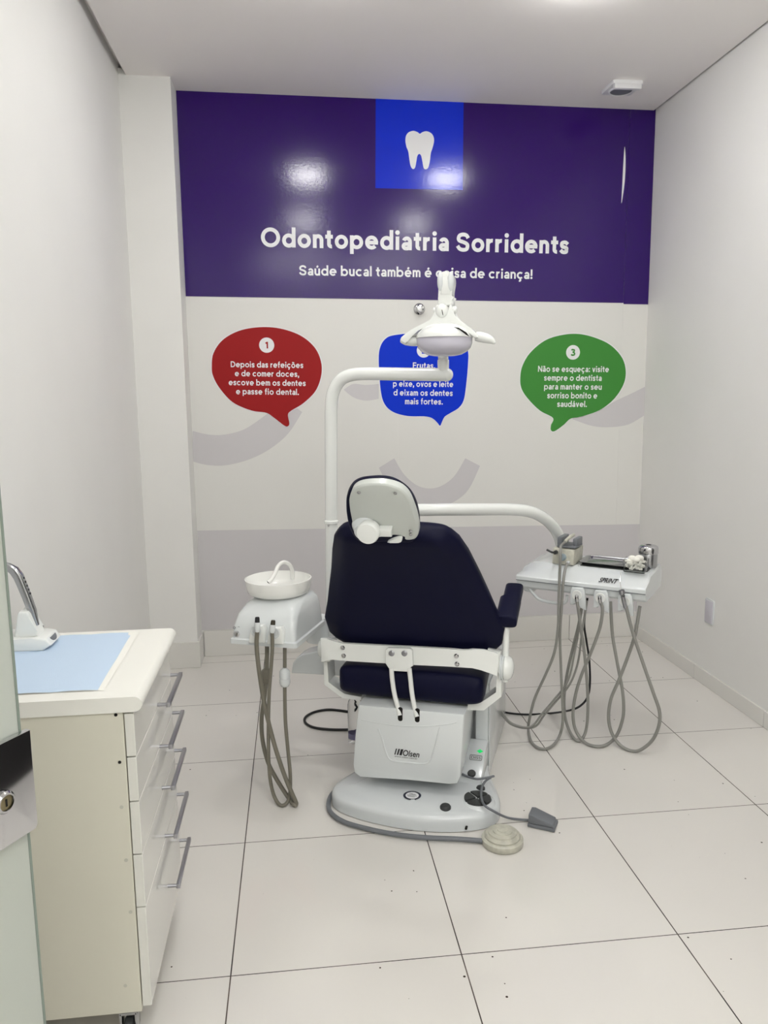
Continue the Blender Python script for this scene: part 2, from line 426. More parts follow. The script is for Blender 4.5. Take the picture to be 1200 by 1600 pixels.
    if ch == 'S':
        t, b = CAP - h + .01, h - .01
        return [spl([(.465, t - .135), (.40, t - .035), (.27, t), (.13, t - .04), (h + .01, t - .15), (.12, CAP / 2 + .055), (.27, CAP / 2 + .005), (.41, CAP / 2 - .06), (.515 - h, b + .155), (.41, b + .035), (.27, b), (.13, b + .04), (.045, b + .15)])], .53
    if ch == 'D': return [[(h, CAP - h), (h, h)], [(h * .2, h), (.22, h)] + arc(.22, CAP / 2, .29, CAP / 2 - h, -90, 90) + [(h * .2, CAP - h)]], .51 + h
    if ch == 'F': return [[(h, 0), (h, CAP)], [(h, CAP - h), (.42, CAP - h)], [(h, CAP / 2), (.38, CAP / 2)]], .42
    if ch == 'N': return [[(h, 0), (h, CAP)], [(h, CAP - .02), (.56 - h, .02)], [(.56 - h, 0), (.56 - h, CAP)]], .56
    if ch == '1': return [[(.20, 0), (.20, CAP)], [(.20, CAP - h * .6), (.02, CAP - .17)]], .27
    if ch == '2': return [spl([(.05, CAP - .2), (.11, CAP - .08), (.22, CAP - h + .01), (.35, CAP - .08), (.38, CAP - .21), (.30, .32), (.17, .17), (.05, h)]), [(.03, h), (.43, h)]], .45
    if ch == '3': return [spl([(.05, CAP - .14), (.12, CAP - .06), (.21, CAP - h + .01), (.33, CAP - .09), (.345, CAP - .2), (.27, CAP - .29), (.16, CAP / 2 + .01)]), spl([(.16, CAP / 2 + .01), (.30, .34), (.385, .22), (.34, .09), (.21, h - .01), (.10, .06), (.03, .16)])], .43
    if ch == '.': return [dot(w * .65, w * .62, w * .66)], w * 1.3
    if ch == ':': return [dot(w * .65, w * .62, w * .64), dot(w * .65, X - w * .62, w * .64)], w * 1.3
    if ch == ',': return [dot(w * .65, w * .62, w * .62), [(w * .9, w * .5), (w * .35, -.12)]], w * 1.3
    if ch == '!': return [[(w * .65, .22), (w * .65, CAP)], dot(w * .65, w * .62, w * .66)], w * 1.3
    return [], .2
def write(bm, text, p0, p1, cap, w, up=Vector((0, 0, 1)), nrm=Vector((0, -1, 0))):
    """set one line of lettering from p0 to p1 (its baseline), capital height cap in metres; w = stroke weight"""
    p0, p1 = Vector(p0), Vector(p1); ex = (p1 - p0); L = ex.length; ex.normalize()
    up = (up - ex * up.dot(ex)).normalized()
    s = cap / 0.7; pos = []; x = 0.0
    for ch in text:
        if ch == ' ': x += 0.23; continue
        S, R = strokes_of(ch, w); pos.append((x, S)); x += R + 0.075
    tot = x - 0.075; sx = L / tot
    k = 0
    def P(px, py): return p0 + ex * px * sx + up * py * s
    for x, S in pos:
        for st in S:
            k += 1; lift = nrm * (0.00002 * (k % 5))
            if st[0] == 'dot':
                _, cx, cy, rr = st
                sheet(bm, [P(x + cx + rr * s / sx * math.cos(2 * math.pi * i / 20) * 1.0, cy + rr * math.sin(2 * math.pi * i / 20)) + lift for i in range(20)])
                continue
            n = len(st); lft = []; rgt = []
            closed = n > 10 and math.hypot(st[0][0] - st[-1][0], st[0][1] - st[-1][1]) < 1e-4
            for i in range(n):
                if closed: a, b = st[(i - 1) % (n - 1)], st[(i + 1) % (n - 1)]
                else: a, b = st[max(i - 1, 0)], st[min(i + 1, n - 1)]
                tx, ty = b[0] - a[0], b[1] - a[1]; q = math.hypot(tx, ty) or 1
                nx, ny = -ty / q * w / 2, tx / q * w / 2
                lft.append(bm.verts.new(P(x + st[i][0] + nx, st[i][1] + ny) + lift)); rgt.append(bm.verts.new(P(x + st[i][0] - nx, st[i][1] - ny) + lift))
            for i in range(n - 1): face(bm, [lft[i], rgt[i], rgt[i + 1], lft[i + 1]])
def flat(name, bm, m, parent):
    me_o = finish(name, bm, m, parent, smooth=0); return me_o

# white vinyl mural, hung in three drops
mur = thing('wall_mural', (0.93, YB, 0.15), 0, 'white printed wall mural with pale grey arcs and a grey lower band', 'wall mural')
cuts = [XP + 0.001, at(622, 700, y=YB).x, at(966, 700, y=YB).x, XR - 0.003]
zt = at(650, 469, y=YB).z
for i in range(3):
    bm = NB(); box(bm, WF, cuts[i] + 0.0008, cuts[i + 1] - 0.0008, YB - 0.0016, YB - 0.0002, 0.152, 2.01); finish('vinyl_drop', bm, 'mural', mur, 0)
bm = NB()
o = 0.0021
sheet(bm, [wp(308, 829, o), wp(999.5, 819, o), wp(997, 957, o), Vector((XR - 0.004, YB - o, 0.153)), Vector((XP + 0.002, YB - o, 0.153))])
finish('grey_band', bm, 'mural_grey', mur, 0)
def z3(x, y): return (300 + x / 3.136, 450 + y / 3.136)
def z4(x, y): return (560 + x / 2.609, 400 + y / 2.609)
def arcsheet(top, bot):
    bm = NB()
    T = catmull([wp(u, v, o) for u, v in top], 6); B = catmull([wp(u, v, o) for u, v in bot], 6)
    n = max(len(T), len(B))
    def res(P):
        return [P[0].lerp(P[-1], 0) if False else P[min(int(round(k / (n - 1) * (len(P) - 1))), len(P) - 1)] for k in range(n)]
    T, B = res(T), res(B)
    vt = [bm.verts.new(p) for p in T]; vb = [bm.verts.new(p) for p in B]
    for i in range(n - 1): face(bm, [vt[i], vb[i], vb[i + 1], vt[i + 1]])
    finish('grey_arc', bm, 'mural_grey', mur, 0)
arcsheet([z3(*p) for p in [(3, 700), (80, 718), (160, 718), (250, 695), (330, 645), (400, 590), (450, 540)]],
         [z3(*p) for p in [(3, 850), (80, 868), (170, 868), (280, 840), (380, 790), (470, 715), (540, 608)]])
arcsheet([z3(*p) for p in [(745, 497), (790, 470), (850, 475), (915, 470)]], [z3(*p) for p in [(745, 500), (790, 535), (850, 552), (915, 543)]])
arcsheet([z4(*p) for p in [(870, 660), (960, 640), (1050, 590), (1110, 562), (1168, 533)]], [z4(*p) for p in [(875, 666), (950, 692), (1020, 698), (1100, 687), (1165, 650)]])
arcsheet([(616, 716), (632, 742), (655, 760), (682, 762), (708, 746), (727, 716)], [(592, 731), (612, 766), (648, 790), (690, 792), (728, 770), (750, 728)])

ban = thing('wall_banner', (0.93, YB, 1.98), 0, 'glossy purple banner across the top of the back wall with white lettering', 'banner')
tl, tr = at(276, 143, y=YB), at(1022, 172, y=YB)
zL, zR = at(288, 463, y=YB).z, at(1013, 474, y=YB).z
cx0, cx1, cx2 = XP + 0.002, cuts[2], XR - 0.002
def edge(x): return zL + (zR - zL) * (x - cx0) / (cx2 - cx0)
for i, (xa, xb) in enumerate(((cx0, cx1 - 0.0006), (cx1 + 0.0006, cx2))):
    bm = NB(); prism(bm, [Vector((xa, YB - 0.004, edge(xa) - 0.006 * i)), Vector((xb, YB - 0.004, edge(xb) - 0.006 * i)), Vector((xb, YB - 0.004, ceil_z(xb) + 0.01)), Vector((xa, YB - 0.004, ceil_z(xa) + 0.01))], (0, 0.002, 0))
    finish('purple_panel', bm, 'purple', ban, 0)
q = 0.0047
bm = NB(); pa, pb, pc, pd = at(587, 150, y=YB - q), at(724.5, 150, y=YB - q), at(723, 297, y=YB - q), at(586.5, 294, y=YB - q)
sheet(bm, [pa, pb, pc, pd]); finish('blue_square', bm, 'bannerblue', ban, 0)
q = 0.0052
def z2(x, y): return (600 + x / 2.0, y / 2.0)
tooth = [(67, 440), (69, 424), (78, 413), (92, 409), (105, 413), (112, 418), (120, 413), (133, 410), (147, 416), (155, 428), (156, 444), (151, 464), (146, 480), (143, 505), (138, 524), (131, 529), (124, 525), (120, 505), (116, 487), (110, 481), (104, 488), (101, 505), (97, 524), (90, 528), (83, 518), (79, 495), (76, 474), (70, 458)]
bm = NB(); sheet(bm, catmull([wp(*z2(*p), q) for p in tooth], 4, True)); finish('tooth_emblem', bm, 'signwhite', ban, 0)
bm = NB(); write(bm, 'Odontopediatria Sorridents', wp(408, 385.5, q), wp(888, 396.8, q), at(408, 355.5, y=YB).z - at(408, 385.5, y=YB).z, 0.142); finish('title_lettering', bm, 'signwhite', ban, 0)
bm = NB(); write(bm, 'Saúde bucal também é coisa de criança!', wp(467.5, 430, q), wp(832, 436, q), at(468, 414.5, y=YB).z - at(468, 430, y=YB).z, 0.128); finish('subtitle_lettering', bm, 'signwhite', ban, 0)
bm = NB(); sheet(bm, catmull([wp(u, v, q) for u, v in [(976, 229), (977.5, 250), (976, 285), (971, 318), (972.5, 285), (974, 255)]], 5, True)); finish('torn_slit', bm, 'signwhite', ban, 0)

def bubble(outline, m, label, num, disc, lines, white=False):
    c = Vector((0, 0, 0)); P = [wp(u, v, 0.003) for u, v in outline]
    for p in P: c += p / len(P)
    t = thing('speech_bubble', (c.x, YB - 0.002, c.z), 0, label, 'speech bubble', 'speech bubbles with tooth care tips')
    bm = NB(); prism(bm, catmull(P, 6, True), (0, 0.0007, 0)); finish('bubble_panel', bm, m, t, 0)
    bm = NB(); prism(bm, [c + (p - c) * 1.018 + Vector((0, 0.0009, 0)) for p in catmull(P, 6, True)], (0, 0.0003, 0)); finish('white_outline', bm, 'signwhite', t, 0)
    u, v, r = disc; cc = wp(u, v, 0.0034); rr = (at(u + r, v, y=YB) - at(u, v, y=YB)).length
    bm = NB(); sheet(bm, [cc + Vector((rr * math.cos(2 * math.pi * k / 36), 0, rr * math.sin(2 * math.pi * k / 36))) for k in range(36)])
    dsc = finish('number_disc', bm, 'signwhite', t, 0)
    hgt = (at(u, v - 5.2, y=YB).z - at(u, v + 5.2, y=YB).z)
    wd = {'1': 0.27, '2': .45, '3': .43}[num] * hgt / 0.7
    bm = NB(); b = Vector((cc.x - wd / 2, YB - 0.0038, cc.z - hgt / 2)); write(bm, num, b, b + Vector((wd, 0, 0)), hgt, 0.16); finish('number', bm, m, dsc, 0)
    bm = NB()
    for txt, u0, u1, vb, tilt in lines:
        write(bm, txt, wp(u0, vb, 0.0036), wp(u1, vb + tilt, 0.0036), at(u0, vb - 9.3, y=YB).z - at(u0, vb, y=YB).z, 0.125)
    finish('lettering', bm, 'signwhite', t, 0)
bubble([z3(*p) for p in [(97, 385), (105, 320), (150, 255), (230, 210), (330, 192), (430, 198), (530, 232), (600, 290), (632, 360), (633, 430), (605, 505), (545, 565), (485, 602), (470, 622), (477, 662), (470, 677), (452, 674), (405, 638), (365, 612), (290, 600), (200, 560), (135, 490), (103, 430)]], 'red',
       'red oval speech bubble numbered 1 about brushing and flossing', '1', (416.7, 539.3, 11.8),
       [('Depois das refeições', 360.6, 473.8, 573.7, 1.4), ('e de comer doces,', 367, 467.4, 587.8, 1.2), ('escove bem os dentes', 357.4, 477.6, 601.8, 1.4), ('e passe fio dental.', 368.9, 467, 616.0, 1.2)])
bubble([z4(*p) for p in [(83, 430), (88, 375), (110, 338), (150, 322), (260, 313), (380, 320), (430, 345), (447, 390), (447, 440), (440, 520), (430, 585), (410, 618), (375, 640), (352, 655), (341, 676), (333, 692), (322, 680), (302, 662), (272, 654), (200, 652), (140, 635), (105, 600), (90, 540)]], 'blue',
       'blue squarish speech bubble behind the lamp head, about fruit, fish and eggs', '2', (662, 547.6, 10.8),
       [('Frutas,', 645, 680, 575.5, .4), ('p eixe, ovos e leite', 614, 708, 604, .8), ('d eixam os dentes', 614.8, 707.2, 617.9, .8), ('mais fortes.', 632.8, 691.9, 631.6, .6)])
bubble([z4(*p) for p in [(660, 500), (668, 450), (700, 395), (760, 345), (830, 322), (900, 318), (970, 335), (1030, 365), (1075, 415), (1090, 470), (1080, 525), (1040, 585), (980, 630), (905, 655), (865, 663), (835, 690), (800, 714), (785, 710), (785, 690), (793, 660), (740, 630), (690, 580), (665, 540)]], 'green',
       'green oval speech bubble numbered 3 about visiting the dentist', '3', (895.4, 550.6, 10.8),
       [('Não se esqueça: visite', 840.6, 951.3, 580.9, .6), ('sempre o dentista', 850, 940, 594.7, .5), ('para manter o seu', 850, 940, 608.5, .5), ('sorriso bonito e', 855, 933, 622.3, .4), ('saudável.', 870.5, 916.8, 635.7, .3)])

# chrome wall knob under the banner
kc = at(655, 483, y=YB)
t = thing('wall_hook', (kc.x, YB, kc.z), 0, 'round chrome hook on the wall just under the purple banner', 'wall hook')
bm = NB(); lathe(bm, (kc.x, YB - 0.002, kc.z), (0, -1, 0), [(0.031, 0), (0.031, 0.004), (0.024, 0.009), (0.018, 0.011)]); finish('flange', bm, 'chrome', t)
bm = NB(); lathe(bm, (kc.x, YB - 0.011, kc.z), (0, -1, 0), [(0.014, 0), (0.014, 0.012), (0.021, 0.018), (0.022, 0.034), (0.018, 0.040), (0.004, 0.042)]); finish('hook_head', bm, 'chrome', t)
# blank plate on the right wall
ol, orr = at(1101, 957, x=XR), at(1118.5, 957, x=XR)
yc, zc = (ol.y + orr.y) / 2, at(1109.5, 955.5, x=XR).z
t = thing('outlet_plate', (XR, yc, zc), 0, 'white blank outlet plate low on the right wall', 'outlet plate')
bm = NB(); prism(bm, [Vector((XR - 0.0005, yc + a, zc + b)) for a, b in rrect(0.078, 0.126, 0.008)], (-0.006, 0, 0), 0.002); finish('plate', bm, 'chairgrey', t)
bm = NB(); prism(bm, [Vector((XR - 0.0065, yc + a, zc + b)) for a, b in rrect(0.066, 0.112, 0.006)], (-0.003, 0, 0), 0.001); finish('cover', bm, mat('plate_lilac', rgb(206, 203, 212), 0.35), t)
# ceiling box
sc_ = at(972, 134, z=ceil_z(1.9))
t = thing('ceiling_sensor', (sc_.x, sc_.y, sc_.z), 0, 'square white box with a round grille on the ceiling near the right wall', 'ceiling sensor')
F0 = Frame(0); bm = NB()
prism(bm, [sc_ + Vector((a, b, 0.0)) for a, b in rrect(0.155, 0.155, 0.008)], (0, 0, -0.018), 0.004)
finish('plate', bm, 'signwhite', t)
bm = NB(); box(bm, WF, sc_.x - 0.07, sc_.x + 0.07, sc_.y - 0.078, sc_.y - 0.052, sc_.z - 0.04, sc_.z - 0.017, 0.004); finish('front_bar', bm, 'signwhite', t)
bm = NB(); lathe(bm, sc_ + Vector((0, 0.010, -0.0175)), (0, 0, -1), [(0.062, 0), (0.062, 0.006), (0.057, 0.009), (0.054, 0.006)], cap1=False); finish('grille_rim', bm, 'signwhite', t)
bm = NB(); lathe(bm, sc_ + Vector((0, 0.010, -0.018)), (0, 0, -1), [(0.054, 0), (0.054, 0.004)]); finish('grille', bm, 'midgrey', t)

# ------------------------------------------------------------------ frosted glass door, near left
E0 = CAM + ray(47.5, 1300) * 1.06
dd = Vector((-0.50, -0.866, 0)); dn = Vector((0.866, -0.50, 0))     # towards the hinge / towards the room
DX, DY = E0.x, E0.y
def DF(a, b, z): return Vector((DX, DY, 0)) + dd * a + dn * b + Vector((0, 0, z))
t = thing('glass_door', DF(0.40, 0, 0.012), 0, 'frosted greenish glass door at the near left, standing open', 'door')
bm = NB(); box(bm, DF, 0.004, 0.76, -0.010, 0.0, 0.012, 2.15, 0.0015, 1); finish('pane', bm, 'frost', t, 0)
bm = NB(); box(bm, DF, 0.0, 0.004, -0.010, 0.0, 0.012, 2.15, 0.001, 1); finish('pane_edge', bm, 'glassedge', t, 0)
z0, z1 = at(54, 1291, x=DX).z, 0
pt = CAM + ray(42, 1129) * 1.06; pbm = CAM + ray(54, 1291) * 1.06
lk = bpy.data.objects.new('lock', None)
zt_, zb_ = pt.z, pbm.z
bm = NB()
prism(bm, [DF(a, 0.0015, z) for a, z in ((-0.004, zb_ + 0.006), (0.0, zb_), (0.10, zb_), (0.10, zt_), (-0.004, zt_))], dn * 0.010, 0.0015)
lock = finish('lock_plate', bm, 'chrome', t)
bm = NB(); box(bm, DF, -0.004, 0.10, -0.022, -0.0115, zb_, zt_, 0.0015); finish('rear_lock_plate', bm, 'chrome', t)
zk = (CAM + ray(8, 1236) * 1.03).z
kk = DF(0.047, 0.011, zk)
bm = NB(); lathe(bm, kk, dn, [(0.015, 0), (0.015, 0.005), (0.0125, 0.008), (0.0105, 0.008)], cap1=False); finish('keyhole_collar', bm, 'chrome', lock)
bm = NB(); lathe(bm, kk, dn, [(0.0105, 0), (0.0105, 0.006), (0.002, 0.0065)]); kb = finish('key_cylinder', bm, 'keybrass', lock)
bm = NB(); F1 = lambda a, b, z: kk + dd * a + dn * b + Vector((0, 0, z)); box(bm, F1, -0.0013, 0.0013, 0.0064, 0.0070, -0.005, 0.005); finish('key_slot', bm, 'hole', lock, 0)
# jamb that carries the door
hp = DF(0.77, 0, 0)
bm = NB(); box(bm, WF, XL + 0.001, max(hp.x - 0.002, XL + 0.03), hp.y - 0.10, hp.y + 0.02, 0.001, 2.985); struct(finish('trim_2', bm, 'wall', smooth=0))

# ------------------------------------------------------------------ drawer cabinet
CX1 = -0.158
t = thing('drawer_cabinet', (-0.38, 0.06, 0), 0, 'white rolling cabinet of five drawers by the left wall', 'cabinet')
bm = NB()
box(bm, WF, -0.592, -0.180, -0.190, -0.172, 0.085, 0.802, 0.001, 1)
box(bm, WF, -0.592, -0.180, 0.272, 0.290, 0.085, 0.802, 0.001, 1)
box(bm, WF, -0.592, -0.576, -0.172, 0.272, 0.085, 0.802)
box(bm, WF, -0.576, -0.185, -0.172, 0.272, 0.085, 0.103)
box(bm, WF, -0.576, -0.188, -0.172, 0.272, 0.784, 0.802)
finish('carcass', bm, 'cabinet', t, 0)
# worktop with a rounded front edge
bm = NB()
prof = [(-0.598, 0.802), (-0.155, 0.802)] + [(-0.155 + 0.017 * math.cos(math.radians(a)), 0.819 + 0.017 * math.sin(math.radians(a))) for a in range(-80, 91, 10)] + [(-0.598, 0.836)]
prism(bm, [Vector((x, -0.196, z)) for x, z in prof], (0, 0.492, 0)); finish('worktop', bm, 'worktop', t, 25)
zz = [0.797, 0.697, 0.594, 0.469, 0.342, 0.095]
hz = [(0.705), (0.595), (0.484), (0.352), (0.212)]
for i in range(5):
    zlo, zhi = zz[i + 1] + 0.0015, zz[i] - 0.0015
    bm = NB(); box(bm, WF, -0.178, CX1, -0.188, 0.288, zlo, zhi, 0.001, 1)
    box(bm, WF, -0.55, -0.178, -0.165, 0.265, zlo + 0.01 + (0.012 if i == 4 else 0), zhi - 0.02)
    d = finish('drawer', bm, 'drawer', t, 0)
    h = hz[i]; bm = NB()
    ya, yb = 0.072, 0.297 - 0.004
    for y in (ya + 0.006, yb - 0.006): cyl(bm, (CX1 - 0.001, y, h), (CX1 + 0.026, y, h), 0.0045, 12)
    box(bm, WF, CX1 + 0.022, CX1 + 0.032, ya, yb, h - 0.006, h + 0.006, 0.0015)
    finish('handle', bm, 'satin', d)
for zc_ in (0.795 - 0.012, 0.690):
    bm = NB(); p = at(181 if zc_ > 0.75 else 187, 1117 if zc_ > 0.75 else 1191, y=-0.1905); lathe(bm, p, (0, -1, 0), [(0.0036, 0), (0.0036, 0.0006)], 18); finish('dowel_hole', bm, 'hole', t, 0)
for u, v in ((190, 1261), (197, 1344), (204, 1425), (196, 1540)):
    bm = NB(); p = at(u, v, y=-0.1905); lathe(bm, p, (0, -1, 0), [(0.0042, 0), (0.0042, 0.0005)], 18); finish('cover_cap', bm, mat('cap_grey', rgb(196, 195, 182), 0.5), t, 0)
for cx_, cy_ in ((-0.215, -0.155), (-0.555, -0.155), (-0.215, 0.255), (-0.555, 0.255)):
    bm = NB(); cyl(bm, (cx_, cy_, 0.07), (cx_, cy_, 0.085), 0.018); box(bm, WF, cx_ - 0.020, cx_ - 0.014, cy_ - 0.02, cy_ + 0.012, 0.022, 0.072, 0.002); box(bm, WF, cx_ + 0.014, cx_ + 0.020, cy_ - 0.02, cy_ + 0.012, 0.022, 0.072, 0.002); box(bm, WF, cx_ - 0.02, cx_ + 0.02, cy_ - 0.02, cy_ + 0.012, 0.066, 0.072)
    c = finish('caster', bm, 'steel', t)
    bm = NB(); lathe(bm, (cx_ - 0.011, cy_ - 0.006, 0.0255), (1, 0, 0), [(0.02, 0), (0.025, 0.003), (0.025, 0.019), (0.02, 0.022)], 24); finish('wheel', bm, 'darkgrey', c)

# blue crepe sheet with a white border
ZT = 0.8362
t = thing('paper_sheet', (-0.40, 0.09, ZT), 0, 'pale blue crepe paper sheet with white edge on the worktop', 'paper sheet')
p = [at(24, 1086, z=ZT), at(153, 1079, z=ZT), at(207, 989, z=ZT), at(85, 995, z=ZT)]
def creased(poly, zoff):
    bm = NB(); n = 12
    V = [[None] * (n + 1) for _ in range(n + 1)]
    for i in range(n + 1):
        for j in range(n + 1):
            a, b = i / n, j / n
            q_ = (poly[0].lerp(poly[1], a)).lerp(poly[3].lerp(poly[2], a), b)
            q_.z += zoff + 0.0018 * abs(math.sin(a * math.pi * 3)) + 0.0018 * abs(math.sin(b * math.pi * 2))
            V[i][j] = bm.verts.new(q_)
    for i in range(n):
        for j in range(n): face(bm, [V[i][j], V[i + 1][j], V[i + 1][j + 1], V[i][j + 1]])
    return bm
pw = [at(24, 1086, z=ZT), at(163, 1079, z=ZT), at(219, 987, z=ZT), at(85, 995, z=ZT)]
for L_ in (p, pw):
    for i in (0, 3): L_[i] = Vector((max(L_[i].x - 0.12, XL + 0.02), L_[i].y, L_[i].z))
finish('white_edge', creased(pw, 0.0002), 'paperwhite', t, 60)
finish('blue_panel', creased(p, 0.0012), 'paperblue', t, 60)

# curing lamp in its charging stand
ZD = ZT + 0.0026
dc = at(47, 1018, z=ZD)
def KP(u, v, off=0.0): return at(u, v, y=dc.y + off)
PXM = (KP(57, 1000) - KP(47, 1000)).length / 10
t = thing('charging_stand', Vector((dc.x, dc.y, ZD)), 0, 'white charging stand on the blue paper sheet', 'charging stand')
def DK(a, b, z): return Vector((dc.x + a * PXM, dc.y + b * PXM, ZD + z * PXM))
bm = NB()
prof = [(-70, 0.0), (20, 0.0), (34, 9), (27, 20), (14, 23), (4, 22), (-70, 24)]
prism(bm, [DK(a, -2, z) for a, z in prof], (0, 58 * PXM, 0), 0.006, 3); finish('body', bm, 'chairwhite', t)
bm = NB(); prof = [(-27, 20), (13, 22), (8, 30), (0, 60), (-3, 64), (-15, 65), (-18, 62)]
prism(bm, [DK(a, 8, z) for a, z in prof], (0, 34 * PXM, 0), 0.005, 3); finish('cradle', bm, 'chairwhite', t)
sl = (DK(27, 0, 20) - DK(34, 0, 9)).normalized(); cc = DK(30.5, 27, 14.5); nn = Vector((sl.z, 0, -sl.x)); by = Vector((0, 1, 0))
bm = NB()
pts = [(0.021 * math.cos(math.pi * k / 12), -0.013 * math.sin(math.pi * k / 12)) for k in range(13)]
prism(bm, [cc + by * x + sl * (y + 0.006) + nn * 0.0002 for x, y in pts], nn * 0.0014); finish('button_panel', bm, 'midgrey', t)
t = thing('curing_lamp', DK(0, 25, 40), 0, 'silver curing lamp handpiece leaning in the white charging stand', 'curing lamp')
def ringat(p, tdir, hu, hv):
    U = (tdir.cross(by)).normalized(); return superring(p, U, by, hu, hv, 3.0, 28)
cl = [(6, 37, 3.5), (0, 62, 6.5), (-7, 88, 7.0), (-13, 108, 7.2), (-17, 121, 7.6), (-23, 131, 7.4), (-32, 138, 6.0), (-40, 142, 4.5), (-44, 143, 3.5)]
C3 = [DK(a, 25, z) for a, z, r in cl]
bm = NB(); rings = []
for k, (a, z, r) in enumerate(cl):
    td = (C3[min(k + 1, len(C3) - 1)] - C3[max(k - 1, 0)]).normalized(); rings.append(ringat(C3[k], td, r * PXM, r * PXM * 1.15))
loft(bm, rings); finish('handpiece', bm, 'steel', t, 50)
bm = NB(); tube(bm, [DK(-43, 25, 143), DK(-62, 25, 144), DK(-80, 25, 132)], 0.0045, 10, 5); finish('light_guide', bm, 'amber', t)
up_ = (C3[3] - C3[1]).normalized(); ou = up_.cross(by).normalized()
if ou.x < 0: ou = -ou
for k in range(5):
    pp = C3[4].lerp(C3[2], 0.15 + k / 5) + ou * 7.0 * PXM
    bm = NB(); dome(bm, pp, by, up_, ou, 0.005, 0.0032, 0.0018, 12, 4); finish('button', bm, 'black', t)

# ------------------------------------------------------------------ dental chair
CHL = CF(0.0, 1.2, 0)
CH = thing('dental_chair', CHL, 22, 'white and navy dental chair seen from behind, in the middle of the room', 'dental chair')
# foot plate
out = [(-0.16, 1.62), (-0.17, 1.40), (-0.190, 1.20), (-0.226, 1.06), (-0.272, 0.94), (-0.276, 0.875), (-0.24, 0.822), (-0.16, 0.787), (-0.06, 0.768), (0.05, 0.762), (0.15, 0.775), (0.24, 0.805), (0.30, 0.845), (0.326, 0.90), (0.318, 0.98), (0.28, 1.09), (0.250, 1.20), (0.235, 1.40), (0.20, 1.62)]
oc = catmull([(a, b, 0) for a, b in out], 4, True)
def inset(pts, d):
    n = len(pts); res = []
    for i in range(n):
        tt = (pts[(i + 1) % n] - pts[i - 1]).normalized(); nn_ = Vector((tt.y, -tt.x, 0))
        res.append(pts[i] - nn_ * d)
    return res
area = sum(oc[i].x * oc[(i + 1) % len(oc)].y - oc[(i + 1) % len(oc)].x * oc[i].y for i in range(len(oc)))
sg = 1 if area > 0 else -1
bm = NB()
rings = []
for d, z in ((0, 0.003), (0, 0.036), (0.004, 0.047), (0.012, 0.055), (0.03, 0.060), (0.055, 0.064), (0.085, 0.069)):
    rings.append([CF(p.x, p.y, z) for p in inset(oc, d * sg)])
loft(bm, rings); base = finish('base', bm, 'basegrey', CH, 50)
# round joystick pedal with its raised collar, buttons and badge on the foot plate
jc = CF.on_b(746, 1248, 0.9); jc = at(746, 1248, z=0.069)
bm = NB(); lathe(bm, Vector((jc.x, jc.y, 0.056)), (0, 0, 1), [(0.062, 0), (0.056, 0.010), (0.050, 0.013), (0.048, 0.011)], 40, cap1=False); finish('pedal_collar', bm, 'basegrey', base)
bm = NB()
for k in range(4):
    aa = math.radians(90 * k + 23 + 4); ab = math.radians(90 * k + 23 + 86)
    if k == 2: aa, ab = math.radians(90 * k + 27), math.radians(90 * k + 109)
    pts = [Vector((jc.x + 0.006 * math.cos((aa + ab) / 2), jc.y + 0.006 * math.sin((aa + ab) / 2), 0.066))] + [Vector((jc.x + 0.046 * math.cos(aa + (ab - aa) * i / 10), jc.y + 0.046 * math.sin(aa + (ab - aa) * i / 10), 0.066)) for i in range(11)]
    prism(bm, pts, (0, 0, 0.009), 0.0015)
finish('pedal', bm, 'darkgrey', base)
for u, v, r in ((696, 1260, 0.019), (751, 1231, 0.016)):
    c = at(u, v, z=0.068); bm = NB(); lathe(bm, Vector((c.x, c.y, 0.055)), (0, 0, 1), [(r, 0), (r, 0.013), (r * .8, 0.018), (r * .2, 0.0195)], 28); finish('button', bm, 'darkgrey', base)
bc = at(644, 1243, z=0.0695)
bm = NB(); lathe(bm, Vector((bc.x, bc.y, 0.0692)), (0, 0, 1), [(0.024, 0), (0.024, 0.0006)], 40); bd = finish('badge', bm, 'signwhite', base, 0)
bm = NB()
for k in range(40):
    if k in (28, 29, 30): continue
    a0, a1 = 2 * math.pi * (k + .1) / 40, 2 * math.pi * (k + .85) / 40
    sheet(bm, [Vector((bc.x + r * math.cos(a), bc.y + r * math.sin(a), 0.07)) for r, a in ((0.0235, a0), (0.0315, a0), (0.0315, a1), (0.0235, a1))])
lathe(bm, Vector((bc.x, bc.y, 0.0695)), (0, 0, 1), [(0.0245, 0), (0.0245, 0.0006), (0.0235, 0.0006), (0.0235, 0)], 40, False, False)
finish('badge_ring', bm, mat('badge_navy', rgb(28, 34, 60), 0.4), bd, 0)
def builtin_text(bm, body, origin, ex, ey, size, shear=0.0, bold=0.0, width=None):
    cu = bpy.data.curves.new('lettering', 'FONT'); cu.body = body; cu.size = 1.0; cu.shear = shear; cu.offset = bold
    o = bpy.data.objects.new('lettering', cu); COL.objects.link(o); bpy.context.view_layer.update()
    me = bpy.data.meshes.new_from_object(o); bpy.data.objects.remove(o); bpy.data.curves.remove(cu)
    xs_ = [v.co.x for v in me.vertices]; x0_, x1_ = min(xs_), max(xs_)
    sx = size if width is None else width / (x1_ - x0_)
    vm = [bm.verts.new(Vector(origin) + Vector(ex) * (v.co.x - x0_) * sx + Vector(ey) * v.co.y * size) for v in me.vertices]
    for f in me.polygons: face(bm, [vm[i] for i in f.vertices])
    bpy.data.meshes.remove(me)
bm = NB()
for txt, oy, s_, wd in (('Olsen', 0.005, 0.011, 0.022), ('Qualidade há', -0.003, 0.0062, 0.038), ('desde 1978', -0.0105, 0.0062, 0.028)):
    if txt != 'Olsen': continue
    builtin_text(bm, txt, Vector((bc.x, bc.y, 0.0701)) + CF.Y * oy - CF.X * wd / 2, CF.X, CF.Y, s_, 0.2, 0.02, wd)
